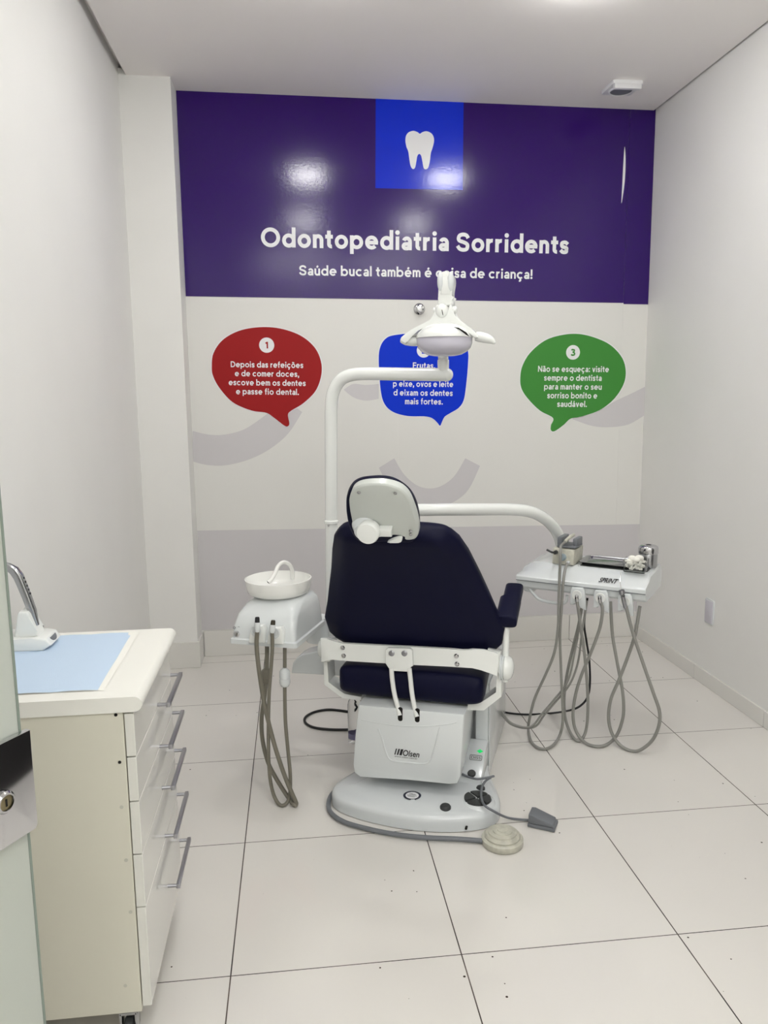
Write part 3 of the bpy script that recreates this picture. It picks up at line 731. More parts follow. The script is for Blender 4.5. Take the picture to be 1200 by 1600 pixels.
for k, wl in ((0, 0.034), (1, 0.026)):      # two lines too small to read in the photograph
    for j in range(int(wl / 0.0028)):
        o_ = Vector((bc.x, bc.y, 0.0701)) - CF.X * wl / 2 + CF.X * j * 0.0028 + CF.Y * (-0.003 - 0.007 * k)
        sheet(bm, [o_, o_ + CF.X * 0.0019, o_ + CF.X * 0.0019 + CF.Y * 0.0032, o_ + CF.Y * 0.0032])
finish('badge_lettering', bm, 'black', bd, 0)
for u, v in ((551, 1270), (729, 1292)):
    bm = NB(); fwd = -CF.Y
    pr = CF.on_b(u, v, 0.835 if u < 600 else 0.800)
    lathe(bm, pr + fwd * 0.012, -fwd, [(0.0042, 0), (0.0042, 0.03)], 14); finish('screw_hole', bm, 'hole', base, 0)

# lift housing on the right and the sloped control panel
bm = NB(); box(bm, CF, 0.196, 0.246, 1.20, 1.72, 0.05, 0.37, 0.006); finish('lift_housing', bm, 'chairgrey', CH)
bm = NB(); box(bm, CF, 0.2465, 0.252, 1.205, 1.73, 0.004, 0.375, 0.002); box(bm, CF, 0.120, 0.246, 1.24, 1.72, 0.06, 0.36, 0.004); finish('film_wrapped_side', bm, 'wrap', CH)
bm = NB()
prof = [(0.99, 0.060), (1.197, 0.060), (1.197, 0.150), (1.135, 0.150)]
prism(bm, [CF(0.165, b, z) for b, z in prof], CF.X * 0.083, 0.004); cp = finish('control_panel', bm, 'basegrey', CH)
pu = (CF(0, 1.135, 0.150) - CF(0, 0.99, 0.060)).normalized(); pn = CF.X.cross(pu).normalized()
if pn.z < 0: pn = -pn
def on_panel(u, v):
    d = ray(u, v); o_ = CF(0, 0.99, 0.060); tt = (o_ - CAM).dot(pn) / d.dot(pn); return CAM + d * tt
c = on_panel(737, 1209); bm = NB(); lathe(bm, c, pn, [(0.015, -0.006), (0.015, 0.004), (0.012, 0.008), (0.003, 0.009)], 26); finish('button', bm, 'darkgrey', cp)
c = on_panel(750, 1174); bm = NB(); prism(bm, [c + CF.X * a + pu * b + pn * 0.0006 for a, b in ((-0.012, 0), (0, -0.008), (0.012, 0), (0, 0.008))], pn * 0.001); lathe(bm, c, pn, [(0.005, 0), (0.005, 0.0025), (0.001, 0.004)], 16); finish('green_indicator', bm, 'ledgreen', cp)
c = on_panel(743.5, 1184); bm = NB()
oo = [c + CF.X * a + pu * b + pn * 0.0006 for a, b in rrect(0.046, 0.022, 0.005)]; ii = [c + CF.X * a + pu * b + pn * 0.0006 for a, b in rrect(0.043, 0.019, 0.004)]
loft(bm, [oo, [x + pn * 0.0005 for x in oo], [x + pn * 0.0005 for x in ii], ii], cap0=False, cap1=False)
builtin_text(bm, 'DISS', c - CF.X * 0.018 - pu * 0.0055 + pn * 0.0008, CF.X, pu, 0.016, 0, 0.0, 0.036)
finish('panel_label', bm, 'darkgrey', cp, 0)

# hanging skirt under the seat
def cb(u, v, b): return CF.on_b(u, v, b)
bm = NB()
fo = [(561, 1099), (555.5, 1150), (552.5, 1193), (554.5, 1205), (563, 1212), (640, 1217), (705, 1223.5), (716, 1222), (721, 1211), (724, 1160), (727, 1114)]
P0 = [cb(u, v, 0.90) for u, v in fo]
cen = sum(P0, Vector()) / len(P0)
fr = [cen + (x - cen) * 0.955 - CF.Y * 0.013 for x in P0]
fm = [cen + (x - cen) * 0.985 - CF.Y * 0.010 for x in P0]
bk = [cen + Vector(((x - cen).x * 0.93, (x - cen).y * 0.93, (x - cen).z * 0.92 + 0.012)) + CF.Y * 0.34 for x in P0]
loft(bm, [fr, fm, P0, bk]); sk = finish('skirt', bm, 'chairgrey', CH, 32)
# raised U and step on its face
def sb(x, y): return (480 + x / 2.857, 1000 + y / 2.857)
bm = NB()
tube(bm, [cb(*sb(x, y), 0.8875) for x, y in ((318, 395), (335, 440), (352, 500), (375, 536), (440, 546), (525, 551), (552, 530), (572, 470), (592, 388))], 0.0034, 8, 6); finish('raised_rim', bm, 'chairgrey', sk)
bm = NB()
tube(bm, [cb(*sb(x, y), 0.8878) for x, y in ((240, 355), (330, 372), (430, 384), (540, 384), (630, 375), (668, 366))], 0.0022, 8, 6); finish('raised_line', bm, 'chairgrey', sk)
for x, y in ((415, 332), (491, 337)):
    bm = NB(); c = cb(*sb(x, y), 0.8865)
    prism(bm, [c + CF.X * a + Vector((0, 0, b)) for a, b in rrect(0.017, 0.05, 0.008)], CF.Y * 0.004)
    finish('rod_slot', bm, 'hole', sk, 0)
c = cb(616, 1179, 0.8862); bm = NB()
cr = cb(652, 1177, 0.8862); wd = (cr - c).dot(CF.X)
ez = Vector((0, 0, 1)); hgt = 0.030
for k, (xa, wb) in enumerate(((0.0, 0.004), (0.009, 0.0055), (0.018, 0.009))):
    o_ = c + CF.X * xa; sh = CF.X * hgt * .22
    sheet(bm, [o_, o_ + CF.X * wb, o_ + CF.X * wb + ez * hgt * .78 + sh, o_ + ez * hgt * .78 + sh])
builtin_text(bm, 'Olsen', c + CF.X * 0.0315, CF.X, ez, 0.031, 0.22, 0.018, wd - 0.024)
builtin_text(bm, 'www.olsen.odo.br', c - ez * 0.0085 + CF.X * 0.001, CF.X, ez, 0.0085, 0.1, 0.0, wd)
finish('brand_lettering', bm, 'black', sk, 0)

# seat and leg rest
def pad(spine, widths, thick, e=4.5, rows=4, n=40):
    """spine: (b, z) of the middle line; a soft-ended upholstered slab"""
    S = [Vector((0, b, z)) for b, z in spine]; m = len(S); rings = []
    def tang(i): return (S[min(i + 1, m - 1)] - S[max(i - 1, 0)]).normalized()
    def addring(p, t_, w, th):
        N_ = Vector((0, -t_.z, t_.y)); c0 = CF(0, p.y, p.z); V_ = CF.Y * N_.y + Vector((0, 0, N_.z))
        rings.append(superring(c0, CF.X, V_, w, th, e, n))
    t0 = tang(0); r = thick[0]
    for k in range(rows):
        a = math.pi / 2 * (k + 0.25) / rows; s_ = math.sin(a); off = r * (1 - s_) * 0 + r * (math.cos(a))
        addring(S[0] - t0 * (off * 0.55 - 0), t0, widths[0] - r * (1 - s_) * 0.7, thick[0] * s_)
    for i in range(m): addring(S[i], tang(i), widths[i], thick[i])
    t1 = tang(m - 1); r = thick[-1]
    for k in reversed(range(rows)):
        a = math.pi / 2 * (k + 0.25) / rows; s_ = math.sin(a)
        addring(S[-1] + t1 * (r * math.cos(a) * 0.55), t1, widths[-1] - r * (1 - s_) * 0.7, thick[-1] * s_)
    return rings
bm = NB(); loft(bm, pad([(0.950, 0.446), (1.0, 0.446), (1.15, 0.440), (1.35, 0.445), (1.50, 0.455)], [0.262, 0.262, 0.25, 0.24, 0.24], [0.056, 0.059, 0.057, 0.055, 0.052], e=6.5)); finish('seat', bm, 'navy', CH, 60)
bm = NB(); loft(bm, pad([(1.56, 0.455), (1.75, 0.44), (1.98, 0.40)], [0.235, 0.215, 0.17], [0.048, 0.046, 0.042])); finish('leg_rest', bm, 'navy', CH, 60)
bm = NB(); box(bm, CF, -0.19, 0.185, 1.0, 1.62, 0.345, 0.386, 0.006); box(bm, CF, -0.16, 0.110, 1.30, 1.60, 0.065, 0.35, 0.01); finish('seat_frame', bm, 'chairgrey', CH)
# backrest
rowsB = [(0.972, 0.560, 0.300), (0.965, 0.580, 0.318), (0.945, 0.640, 0.328), (0.91, 0.706, 0.304), (0.87, 0.780, 0.281), (0.83, 0.851, 0.258), (0.77, 0.934, 0.231), (0.725, 0.985, 0.208), (0.708, 1.004, 0.190)]
bm = NB(); rings = []
th = 0.048
tB = Vector((0, rowsB[-1][0] - rowsB[0][0], rowsB[-1][1] - rowsB[0][1])).normalized()
nB = Vector((0, tB.z, -tB.y))          # towards the sitter
def back_ring(b, z, w, s_=1.0, e=3.6):
    cy = Vector((0, b, z)) + nB * th; ctr = CF(0, cy.y, cy.z); V_ = CF.Y * nB.y + Vector((0, 0, nB.z)); pts = []
    n = 44
    for k in range(n):
        t_ = 2 * math.pi * k / n; cs, sn = math.cos(t_), math.sin(t_)
        x = w * math.copysign(abs(cs) ** (2 / e), cs); y = math.copysign(abs(sn) ** (2 / e), sn) * th * s_
        # rear chamfers: side edges bend forward
        if y < 0:
            f = max(0.0, (abs(x) / w - 0.80) / 0.20); y = y * (1 - 0.55 * f)
        pts.append(ctr + CF.X * x + V_ * y)
    return pts
rings.append(back_ring(0.9765, 0.548, 0.285, 0.55))
for b, z, w in rowsB: rings.append(back_ring(b, z, w))
rings.append(back_ring(0.700, 1.016, 0.176, 0.85)); rings.append(back_ring(0.696, 1.023, 0.160, 0.6)); rings.append(back_ring(0.694, 1.026, 0.14, 0.35))
loft(bm, rings); finish('backrest', bm, 'navy', CH, 60)
# white cross bar behind the backrest
bm = NB()
bo = [(500.5, 998), (512, 998), (523, 1003.5), (535, 1005.5), (603, 1009), (647, 1011), (700, 1014), (722, 1017.5), (738, 1014.5), (755, 1015.5), (770, 1019), (779, 1022.5), (777, 1058), (768, 1053), (752, 1046), (738, 1044), (700, 1041.5), (646, 1039), (603, 1036.5), (545, 1033), (518, 1029.5), (507, 1034.5), (502, 1034)]
prism(bm, [cb(u, v, 0.930) for u, v in bo], CF.Y * 0.014, 0.003); bar = finish('cross_bar', bm, 'chairwhite', CH)
bm = NB()
prism(bm, [CF(a, 0.944, z) for a, z in ((-0.332, 0.50), (-0.298, 0.505), (-0.298, 0.588), (-0.332, 0.590))], CF.Y * 0.09 - Vector((0, 0, .02)), 0.003)
finish('bar_return', bm, 'chairwhite', bar); bm = NB()
prism(bm, [CF(a, 0.944, z) for a, z in ((0.275, 0.53), (0.316, 0.515), (0.316, 0.590), (0.275, 0.60))], CF.Y * 0.09 - Vector((0, 0, .02)), 0.003)
finish('bar_return', bm, 'chairwhite', bar)
for u, v in ((535.5, 1012), (537, 1024.5), (713, 1025), (714, 1037.4)):
    bm = NB(); c = cb(u, v, 0.9295); lathe(bm, c, -CF.Y, [(0.0085, 0), (0.0085, 0.002), (0.006, 0.005), (0.003, 0.0052), (0.003, 0.003)], 16); finish('bolt', bm, 'chrome', bar)
bm = NB()
cpo = [(602, 1016), (606, 1012.5), (640, 1013.5), (644, 1017), (645, 1041), (639, 1044), (638, 1050), (609, 1048.5), (607, 1041), (602, 1037)]
prism(bm, [cb(u, v, 0.913) for u, v in cpo], CF.Y * 0.016, 0.003); cpl = finish('center_plate', bm, 'chairwhite', CH)
for u, v in ((612, 1020.6), (632, 1020.8)):
    bm = NB(); c = cb(u, v, 0.9125); lathe(bm, c, -CF.Y, [(0.0105, 0), (0.0105, 0.003), (0.007, 0.0055), (0.0035, 0.0055), (0.0035, 0.004)], 16); finish('bolt', bm, 'satin', cpl)
for pts in (((611.5, 1044), (613, 1062), (616.5, 1085), (622, 1106), (624.5, 1118)), ((639.5, 1044), (641.5, 1062), (644, 1085), (648.5, 1108), (651.5, 1120))):
    bm = NB(); bs = (0.919, 0.914, 0.908, 0.895, 0.886)
    tube(bm, [cb(u, v, b) for (u, v), b in zip(pts, bs)], 0.0085, 14, 6); finish('support_rod', bm, 'chairwhite', CH)
# side brackets from the bar down to the seat frame
for side in (0, 1):
    bm = NB()
    if side == 0: pr = [(-0.334, 0.530), (-0.318, 0.530), (-0.318, 0.412), (-0.255, 0.372), (-0.19, 0.372), (-0.19, 0.356), (-0.262, 0.356), (-0.334, 0.402)]
    else: pr = [(0.320, 0.555), (0.304, 0.555), (0.304, 0.432), (0.25, 0.388), (0.18, 0.378), (0.18, 0.356), (0.26, 0.362), (0.320, 0.418)]
    prism(bm, [CF(a, 0.975, z) for a, z in pr], CF.Y * 0.075, 0.003); finish('side_bracket', bm, 'chairwhite', CH)
# left pivot
bm = NB(); c = CF(-0.334, 1.0, 0.535); lathe(bm, c, -CF.X, [(0.036, 0), (0.036, 0.012), (0.030, 0.020), (0.012, 0.024)], 30); finish('pivot_cap', bm, 'chairwhite', CH)
# right arm rest
pk = cb(789, 1043, 0.985)
bm = NB(); lathe(bm, CF(0.316, 0.985, pk.z), CF.X, [(0.044, 0), (0.044, 0.004), (0.040, 0.004), (0.040, 0.007), (0.044, 0.007), (0.044, 0.011), (0.040, 0.011)], 32); finish('pivot_ring', bm, 'chairgrey', CH)
arm = NB(); tube(arm, [CF(0.331, 0.985, pk.z - 0.05), CF(0.332, 0.99, pk.z + 0.05), CF(0.333, 1.0, pk.z + 0.17)], 0.011, 14, 5)
ar = finish('arm_post', arm, 'chairwhite', CH)
bm = NB(); lathe(bm, CF(0.3275, 0.985, pk.z), CF.X, [(0.040, 0), (0.043, 0.004), (0.042, 0.016), (0.034, 0.027), (0.018, 0.033), (0.003, 0.034)], 32); finish('pivot_knob', bm, 'chairwhite', CH)
bm = NB(); rings = []
pA, pB = CF(0.333, 0.965, 0.690), CF(0.338, 1.165, 0.766)
tt = (pB - pA).normalized(); up2 = CF.X.cross(tt).normalized()
for k, s_ in ((0.0, 0.55), (0.008, 0.85), (0.02, 1.0), (0.05, 1.0), (0.6, 0.97), (0.64, 0.93), (0.96, 0.93), (0.985, 0.82), (1.0, 0.5)):
    c = pA.lerp(pB, k); w = 0.037 * (1.0 if k < 0.62 else 0.86) ; sh = 0.0 if k < 0.62 else 0.004
    rings.append(superring(c + CF.X * sh, CF.X, up2, w * (0.86 + 0.14 * s_), 0.024 * s_, 3.6, 30))
loft(bm, rings); finish('armrest', bm, 'navy', CH, 60)

# headrest: white shell behind a navy cushion
HB = 0.56
def h5(x, y): return (530 + x / 8.0, 735 + y / 8.0)
lean = (CF.Y * 0.85 + Vector((0, 0, 0.53))).normalized()
HP0 = CF(0.02, HB, 1.13)
def ph(u, v, b):
    """a point of the tilted headrest plane, b counted like the chair depth"""
    d = ray(u, v); o_ = HP0 + lean * (b - HB); tt = (o_ - CAM).dot(lean) / d.dot(lean); return CAM + d * tt
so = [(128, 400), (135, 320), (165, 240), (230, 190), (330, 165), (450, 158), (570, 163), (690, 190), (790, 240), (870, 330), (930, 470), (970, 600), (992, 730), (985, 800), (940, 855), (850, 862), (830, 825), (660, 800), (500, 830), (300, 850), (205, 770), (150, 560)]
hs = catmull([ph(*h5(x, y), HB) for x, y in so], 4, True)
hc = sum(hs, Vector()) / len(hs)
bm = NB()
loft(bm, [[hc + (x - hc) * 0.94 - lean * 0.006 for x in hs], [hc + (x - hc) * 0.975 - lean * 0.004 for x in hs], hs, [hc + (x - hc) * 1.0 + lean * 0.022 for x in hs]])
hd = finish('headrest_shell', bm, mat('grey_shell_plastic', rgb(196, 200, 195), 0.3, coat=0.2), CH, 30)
no_ = [(97, 360), (110, 260), (160, 165), (260, 110), (400, 90), (520, 88), (650, 108), (770, 165), (880, 255), (950, 370), (990, 500), (1008, 640), (1005, 760), (975, 810), (900, 850), (600, 840), (300, 850), (190, 760), (130, 620), (103, 480)]
ns = catmull([ph(*h5(x, y), HB + 0.046) for x, y in no_], 4, True); nc = sum(ns, Vector()) / len(ns)
bm = NB()
loft(bm, [[nc + (x - nc) * k_ + lean * d_ for x in ns] for k_, d_ in ((0.93, -0.024), (0.965, -0.022), (0.99, -0.012), (1.0, 0.0), (0.985, 0.012), (0.92, 0.022), (0.7, 0.027))])
finish('headrest_cushion', bm, 'navy', CH, 60)
c = ph(*h5(352, 790), HB - 0.045)
bm = NB(); rim = []
for k in range(48): rim.append(1.0 if k % 4 < 2 else 0.985)
lathe(bm, c, (CF.Y * 0.96 + Vector((0, 0, 0.26))), [(0.020, -0.006), (0.0315, -0.005), (0.0345, 0.001), (0.0345, 0.026), (0.033, 0.030)], 48); finish('tilt_knob', bm, 'chairwhite', hd)
c2 = ph(*h5(340, 720), HB - 0.004)
bm = NB(); lathe(bm, c2, -lean, [(0.046, -0.004), (0.041, 0.006), (0.036, 0.012), (0.032, 0.024)], 40); finish('knob_boss', bm, 'chairgrey', hd)
bm = NB()
a_ = [ph(*h5(x, y), HB - 0.03) for x, y in ((490, 752), (650, 756), (655, 838), (490, 835))]
prism(bm, a_, lean * 0.026, 0.004); finish('clamp_block', bm, 'chairwhite', hd)
bm = NB()
a_ = catmull([ph(*h5(x, y), HB - 0.02) for x, y in ((600, 905), (680, 868), (760, 848), (786, 862), (775, 895), (740, 908))], 3, True)
prism(bm, a_, lean * 0.012, 0.002); finish('release_lever', bm, 'chairwhite', hd)
for x, y in ((245, 275), (700, 287), (893, 758), (893, 802)):
    bm = NB(); c = ph(*h5(x, y), HB - 0.0085); lathe(bm, c, -lean, [(0.0052, 0), (0.0052, 0.0012), (0.003, 0.002), (0.001, 0.0022)], 14); finish('screw', bm, 'steel', hd)
bm = NB(); box(bm, CF, -0.015, 0.035, 0.728, 0.748, 0.98, 1.072, 0.005); box(bm, CF, -0.015, 0.035, 0.62, 0.748, 1.058, 1.074, 0.004); finish('headrest_bar', bm, 'chairgrey', CH)

# water bottle hanging behind the skirt
wc_ = CF(-0.243, 1.06, 0)
bm = NB(); lathe(bm, wc_ + Vector((0, 0, 0.150)), (0, 0, 1), [(0.012, 0.004), (0.020, 0.0), (0.026, 0.004), (0.027, 0.012), (0.027, 0.150), (0.024, 0.165), (0.013, 0.180), (0.013, 0.196)], 28); 
wb = thing('water_bottle', wc_ + Vector((0, 0, 0.15)), 22, 'clear plastic water bottle hanging at the left of the chair skirt', 'bottle')
finish('bottle_body', bm, 'clear', wb)
bm = NB(); lathe(bm, wc_ + Vector((0, 0, 0.150)), (0, 0, 1), [(0.016, 0.197), (0.016, 0.205), (0.013, 0.212)], 24); finish('cap', bm, 'chairgrey', wb)
bm = NB(); lathe(bm, wc_ + Vector((0, 0, 0.150)), (0, 0, 1), [(0.0255, 0.018), (0.0255, 0.040)], 28, False, False); finish('label_band', bm, mat('violet_print', rgb(120, 116, 150), 0.5), wb)

# ------------------------------------------------------------------ spittoon unit
SP0 = CF(-0.50, 0.95, 0.60)
SPT = thing('spittoon_unit', CF(-0.40, 1.15, 0.33), 22, 'white spittoon unit with a round basin beside the chair backrest', 'spittoon')
bm = NB(); rings = []
# hood: wide at the bottom, rounded to the back and top; (a0, a1, b0, b1, z)
def rr_ring(a0, a1, b0, b1, z, r):
    w, h = a1 - a0, b1 - b0
    return [CF((a0 + a1) / 2 + x, (b0 + b1) / 2 + y, z) for x, y in rrect(w, h, r, 6)]
for a0, a1, b0, b1, z, r in ((-0.622, -0.368, 0.80, 1.10, 0.596, 0.012), (-0.622, -0.368, 0.80, 1.10, 0.612, 0.012), (-0.616, -0.374, 0.806, 1.095, 0.616, 0.016), (-0.613, -0.376, 0.812, 1.092, 0.655, 0.02), (-0.606, -0.378, 0.828, 1.09, 0.695, 0.03), (-0.592, -0.380, 0.855, 1.085, 0.722, 0.045), (-0.572, -0.388, 0.89, 1.075, 0.738, 0.06), (-0.540, -0.402, 0.925, 1.06, 0.745, 0.06)):
    rings.append(rr_ring(a0, a1, b0, b1, z, r))
loft(bm, rings); finish('hood', bm, 'chairgrey', SPT, 40)
bw = CF.on_b(435, 915, 0.975)
bc_ = CF((bw.dot(CF.X)) - 0.245, 0.975, 0)
zb = 0.7395
bm = NB(); lathe(bm, Vector((bc_.x, bc_.y, zb)), (0, 0, 1), [(0.062, 0), (0.100, 0.003), (0.114, 0.013), (0.119, 0.030), (0.1225, 0.056), (0.1225, 0.060), (0.118, 0.061), (0.112, 0.030), (0.098, 0.013), (0.03, 0.006)], 56); basin = finish('basin', bm, 'ceramic', SPT, 50)
bm = NB()
sp = [(457, 905, 1.055), (457, 893, 1.05), (452, 882, 1.03), (443, 878.5, 1.01), (435, 884, 0.99), (430, 895, 0.97), (424, 905, 0.955), (419, 910, 0.945)]
tube(bm, [CF.on_b(u, v, b) for u, v, b in sp], 0.0075, 14, 6); spo = finish('spout', bm, 'ceramic', SPT, 50)
e_ = CF.on_b(419, 910, 0.945); e2 = CF.on_b(424, 905, 0.955); dv = (e_ - e2).normalized()
bm = NB(); lathe(bm, e_ + dv * 0.0002, dv, [(0.0052, 0), (0.0052, 0.0006)], 14); finish('spout_hole', bm, 'hole', spo, 0)
# two tip holders on the front
for u0, u1, v0, v1 in ((387.5, 413, 978, 1005), (416, 442, 981, 1007)):
    bm = NB(); um = (u0 + u1) / 2
    pl = [CF.on_b(u, v, 0.785) for u, v in ((u0, v1), (u0 + 3, v0 + 8), (u0 + 9, v0), (u1 - 3, v0), (u1, v0 + 6), (u1 - 1, v1))]
    prism(bm, pl, CF.Y * 0.03, 0.005, 3); h_ = finish('tip_holder', bm, 'chairwhite', SPT)
    c = CF.on_b(um - 0.5, v0 + 8, 0.7845); bm = NB(); lathe(bm, c, -CF.Y, [(0.020, 0), (0.020, 0.002), (0.016, 0.0024), (0.013, 0.0005)], 28, True, False); finish('cup_rim', bm, 'chairgrey', h_)
bm = NB(); c = CF.on_b(370, 990.5, 0.808); lathe(bm, c, -CF.Y, [(0.011, -0.002), (0.011, 0.003), (0.007, 0.005), (0.007, 0.008), (0.002, 0.009)], 22); finish('selector_button', bm, 'chrome', SPT)
bm = NB(); 
for du, dv_ in ((366, 981), (373, 981)):
    c = CF.on_b(du, dv_, 0.812); lathe(bm, c, -CF.Y, [(0.005, -0.0012), (0.005, 0.0002), (0.0036, 0.0002), (0.0036, -0.0012)], 14, False, False)
finish('printed_symbol', bm, 'midgrey', SPT)
# carrying arm: block and column behind
bm = NB()
ao = [(455, 1052), (457, 1037), (463, 1028), (472, 1023), (500, 1017), (545, 1016), (560, 1022), (560, 1058)]
prism(bm, [CF.on_b(u, v, 1.13) for u, v in ao], CF.Y * 0.10, 0.006, 3); finish('support_arm', bm, 'chairgrey', SPT)
bm = NB(); cyl(bm, CF(-0.43, 1.18, 0.50), CF(-0.43, 1.18, 0.598), 0.045, 28); finish('swivel_post', bm, 'chairgrey', SPT)
bm = NB(); box(bm, CF, -0.33, -0.15, 1.14, 1.24, 0.345, 0.50, 0.01); finish('arm_foot', bm, 'chairgrey', SPT)

def path(F, pts, b0, b1):
    n = len(pts); out_ = []
    for i, (u, v) in enumerate(pts):
        p = F.on_b(u, v, b0 + (b1 - b0) * i / (n - 1))
        out_.append(p if p.z > 0.010 else at(u, v, z=0.010))
    return out_
def q4(x, y): return (340 + x / 3.809, 860 + y / 3.809)
# suction tips with their hoses, hung in the holders
def suction(lbl, tip, hose_pts, b0, b1, filt, tipcol, r):
    top = CF.on_b(*tip[0], 0.768)
    t = thing('suction_hose', top, 22, lbl, 'suction hose', 'suction hoses of the spittoon unit')
    a_, b_ = CF.on_b(*tip[0], 0.772), CF.on_b(*tip[1], 0.766)
    bm = NB(); lathe(bm, a_, b_ - a_, [(0.0062, 0), (0.0078, 0.004), (0.0085, (b_ - a_).length * .45)], 18); finish('dark_tip', bm, tipcol, t)
    L = (b_ - a_).length
    bm = NB(); lathe(bm, a_, b_ - a_, [(0.0085, L * .45), (0.010, L * .47), (0.010, L), (0.007, L * 1.25)], 18); finish('handle_tube', bm, 'chairgrey', t)
    P = path(CF, hose_pts, b0, b1)
    bm = NB(); tube(bm, [b_ + (b_ - a_).normalized() * L * .2] + P, r, 12, 7); finish('hose', bm, 'hosedark', t)
    if filt:
        f0, f1 = CF.on_b(*filt[0], filt[2]), CF.on_b(*filt[1], filt[2]); L2 = (f1 - f0).length
        bm = NB(); lathe(bm, f0, f1 - f0, [(0.007, 0), (0.016, L2 * .12), (0.019, L2 * .2), (0.019, L2 * .5), (0.0178, L2 * .51), (0.0178, L2 * .53), (0.019, L2 * .54), (0.019, L2 * .8), (0.014, L2 * .95), (0.008, L2)], 24); finish('filter', bm, 'chairgrey' if filt[3] else 'hosedark', t)
suction('thicker grey suction hose from the left tip holder, looping down to the floor', ((402, 964), (402, 983)),
        [q4(*p) for p in ((232, 560), (240, 660), (256, 780), (276, 900), (305, 1030), (345, 1180), (395, 1330), (440, 1440), (462, 1490), (468, 1510), (455, 1515), (420, 1470), (350, 1360), (300, 1260), (268, 1130), (262, 1000), (280, 860), (292, 700), (294, 570))], 0.772, 0.86,
        (q4(291, 700), q4(289, 795), 0.858, False), 'black', 0.0078)
suction('grey suction hose from the right tip holder, with a pale filter', ((427, 969), (425.5, 985)),
        [q4(*p) for p in ((326, 575), (318, 700), (308, 830), (303, 960), (302, 1100), (304, 1250), (314, 1370), (336, 1460), (372, 1515), (410, 1505), (430, 1450), (432, 1330), (418, 1180), (404, 1020), (400, 860), (400, 700), (400, 580))], 0.775, 0.85,
        (q4(399, 700), q4(401, 812), 0.838, True), 'amber', 0.0066)

# ------------------------------------------------------------------ operating lamp
LB = 1.28
LP = thing('operating_lamp', CF(-0.42, LB, 0.50), 22, 'white operating lamp on a tall bent pole rising behind the chair', 'operating lamp')
ply = [(519, 1010), (518.5, 930), (518, 850), (517.5, 760), (517.3, 680), (517.5, 640), (520, 615), (530, 596), (546, 586.5), (570, 584), (620, 584.5), (660, 585), (698, 585.5)]
PP = [CF.on_b(u, v, LB) for u, v in ply]
bm = NB(); tube(bm, PP, 0.0245, 22, 8); finish('pole', bm, 'chairwhite', LP, 50)
bm = NB(); e_ = PP[-1]; dome(bm, e_, CF.Y, Vector((0, 0, 1)), CF.X, 0.0246, 0.0246, 0.024, 22, 6); finish('end_cap', bm, 'chairwhite', LP, 50)
c = CF.on_b(518, 815, LB); bm = NB(); lathe(bm, c, (0, 0, 1), [(0.0248, -0.008), (0.0285, -0.006), (0.0285, 0.004), (0.0248, 0.007)], 28); finish('collar', bm, 'chairwhite', LP)
c = CF.on_b(513.5, 821, LB - 0.0255); bm = NB(); lathe(bm, c, -CF.Y, [(0.004, -0.003), (0.004, 0.003), (0.0015, 0.004)], 12); finish('set_screw', bm, 'chrome', LP)
def h6(x, y): return (600 + x / 6.0, 410 + y / 6.0)
zax = Vector((0, 0, 1))
bm = NB(); a_, b_ = CF.on_b(*h6(556, 1030), LB), CF.on_b(*h6(555, 880), LB); L = (b_ - a_).length
lathe(bm, a_, b_ - a_, [(0.021, 0), (0.0215, L * .75), (0.019, L * .8), (0.019, L * 1.0), (0.016, L * 1.02)], 26); finish('swivel_stem', bm, 'chairwhite', LP)
bm = NB(); tube(bm, [b_ + zax * 0.0, b_ + CF.Y * 0.05 + zax * 0.10, CF.on_b(695, 470, LB + 0.06), CF.on_b(695, 440, LB - 0.02)], 0.017, 14, 6); finish('spring_arm', bm, 'chairwhite', LP)
LH = LB - 0.10     # the head hangs a little towards the viewer
def hp(x, y, b=LH): return CF.on_b(*h6(x, y), b)
# upper joint and drop arm
bm = NB()
prism(bm, catmull([hp(x, y, LH - 0.02) for x, y in ((510, 250), (500, 180), (515, 110), (560, 85), (600, 85), (640, 115), (652, 180), (640, 260), (636, 330), (636, 400), (510, 400), (508, 320))], 4, True), CF.Y * 0.05, 0.010, 3); finish('drop_arm', bm, 'chairwhite', LP)
for xa in (528, 627):
    bm = NB(); dome(bm, hp(xa, 178, LH - 0.018), CF.X, zax, -CF.Y, 0.011, 0.034, 0.012, 20, 5); finish('joint_cheek', bm, 'chairgrey', LP)
bm = NB(); prism(bm, [hp(x, y, LH - 0.023) for x, y in ((545, 130), (595, 130), (608, 220), (632, 300), (528, 300), (548, 220))], CF.Y * 0.006, 0.003); finish('arm_cover', bm, 'chairwhite', LP)
c = hp(546, 455, LH - 0.018); bm = NB(); dome(bm, c, CF.X, zax, -CF.Y, 0.024, 0.026, 0.026, 26, 7, True); bl = finish('ball_joint', bm, 'chairwhite', LP)
bm = NB(); s0, s1 = hp(543, 445, LH - 0.0445), hp(553, 495, LH - 0.0415); sheet(bm, [s0 - CF.X * 0.0012, s0 + CF.X * 0.0012, s1 + CF.X * 0.0012, s1 - CF.X * 0.0012]); finish('ball_slot', bm, 'hole', bl, 0)
bm = NB(); cyl(bm, hp(640, 445, LH), hp(668, 445, LH), 0.013, 20); dome(bm, hp(668, 443, LH), CF.Y, zax, CF.X, 0.012, 0.013, 0.008, 20, 5); finish('side_knob', bm, 'chairwhite', LP)
bm = NB(); cyl(bm, hp(485, 447, LH), hp(466, 448, LH), 0.009, 18); finish('hinge_pin', bm, 'chairwhite', LP)
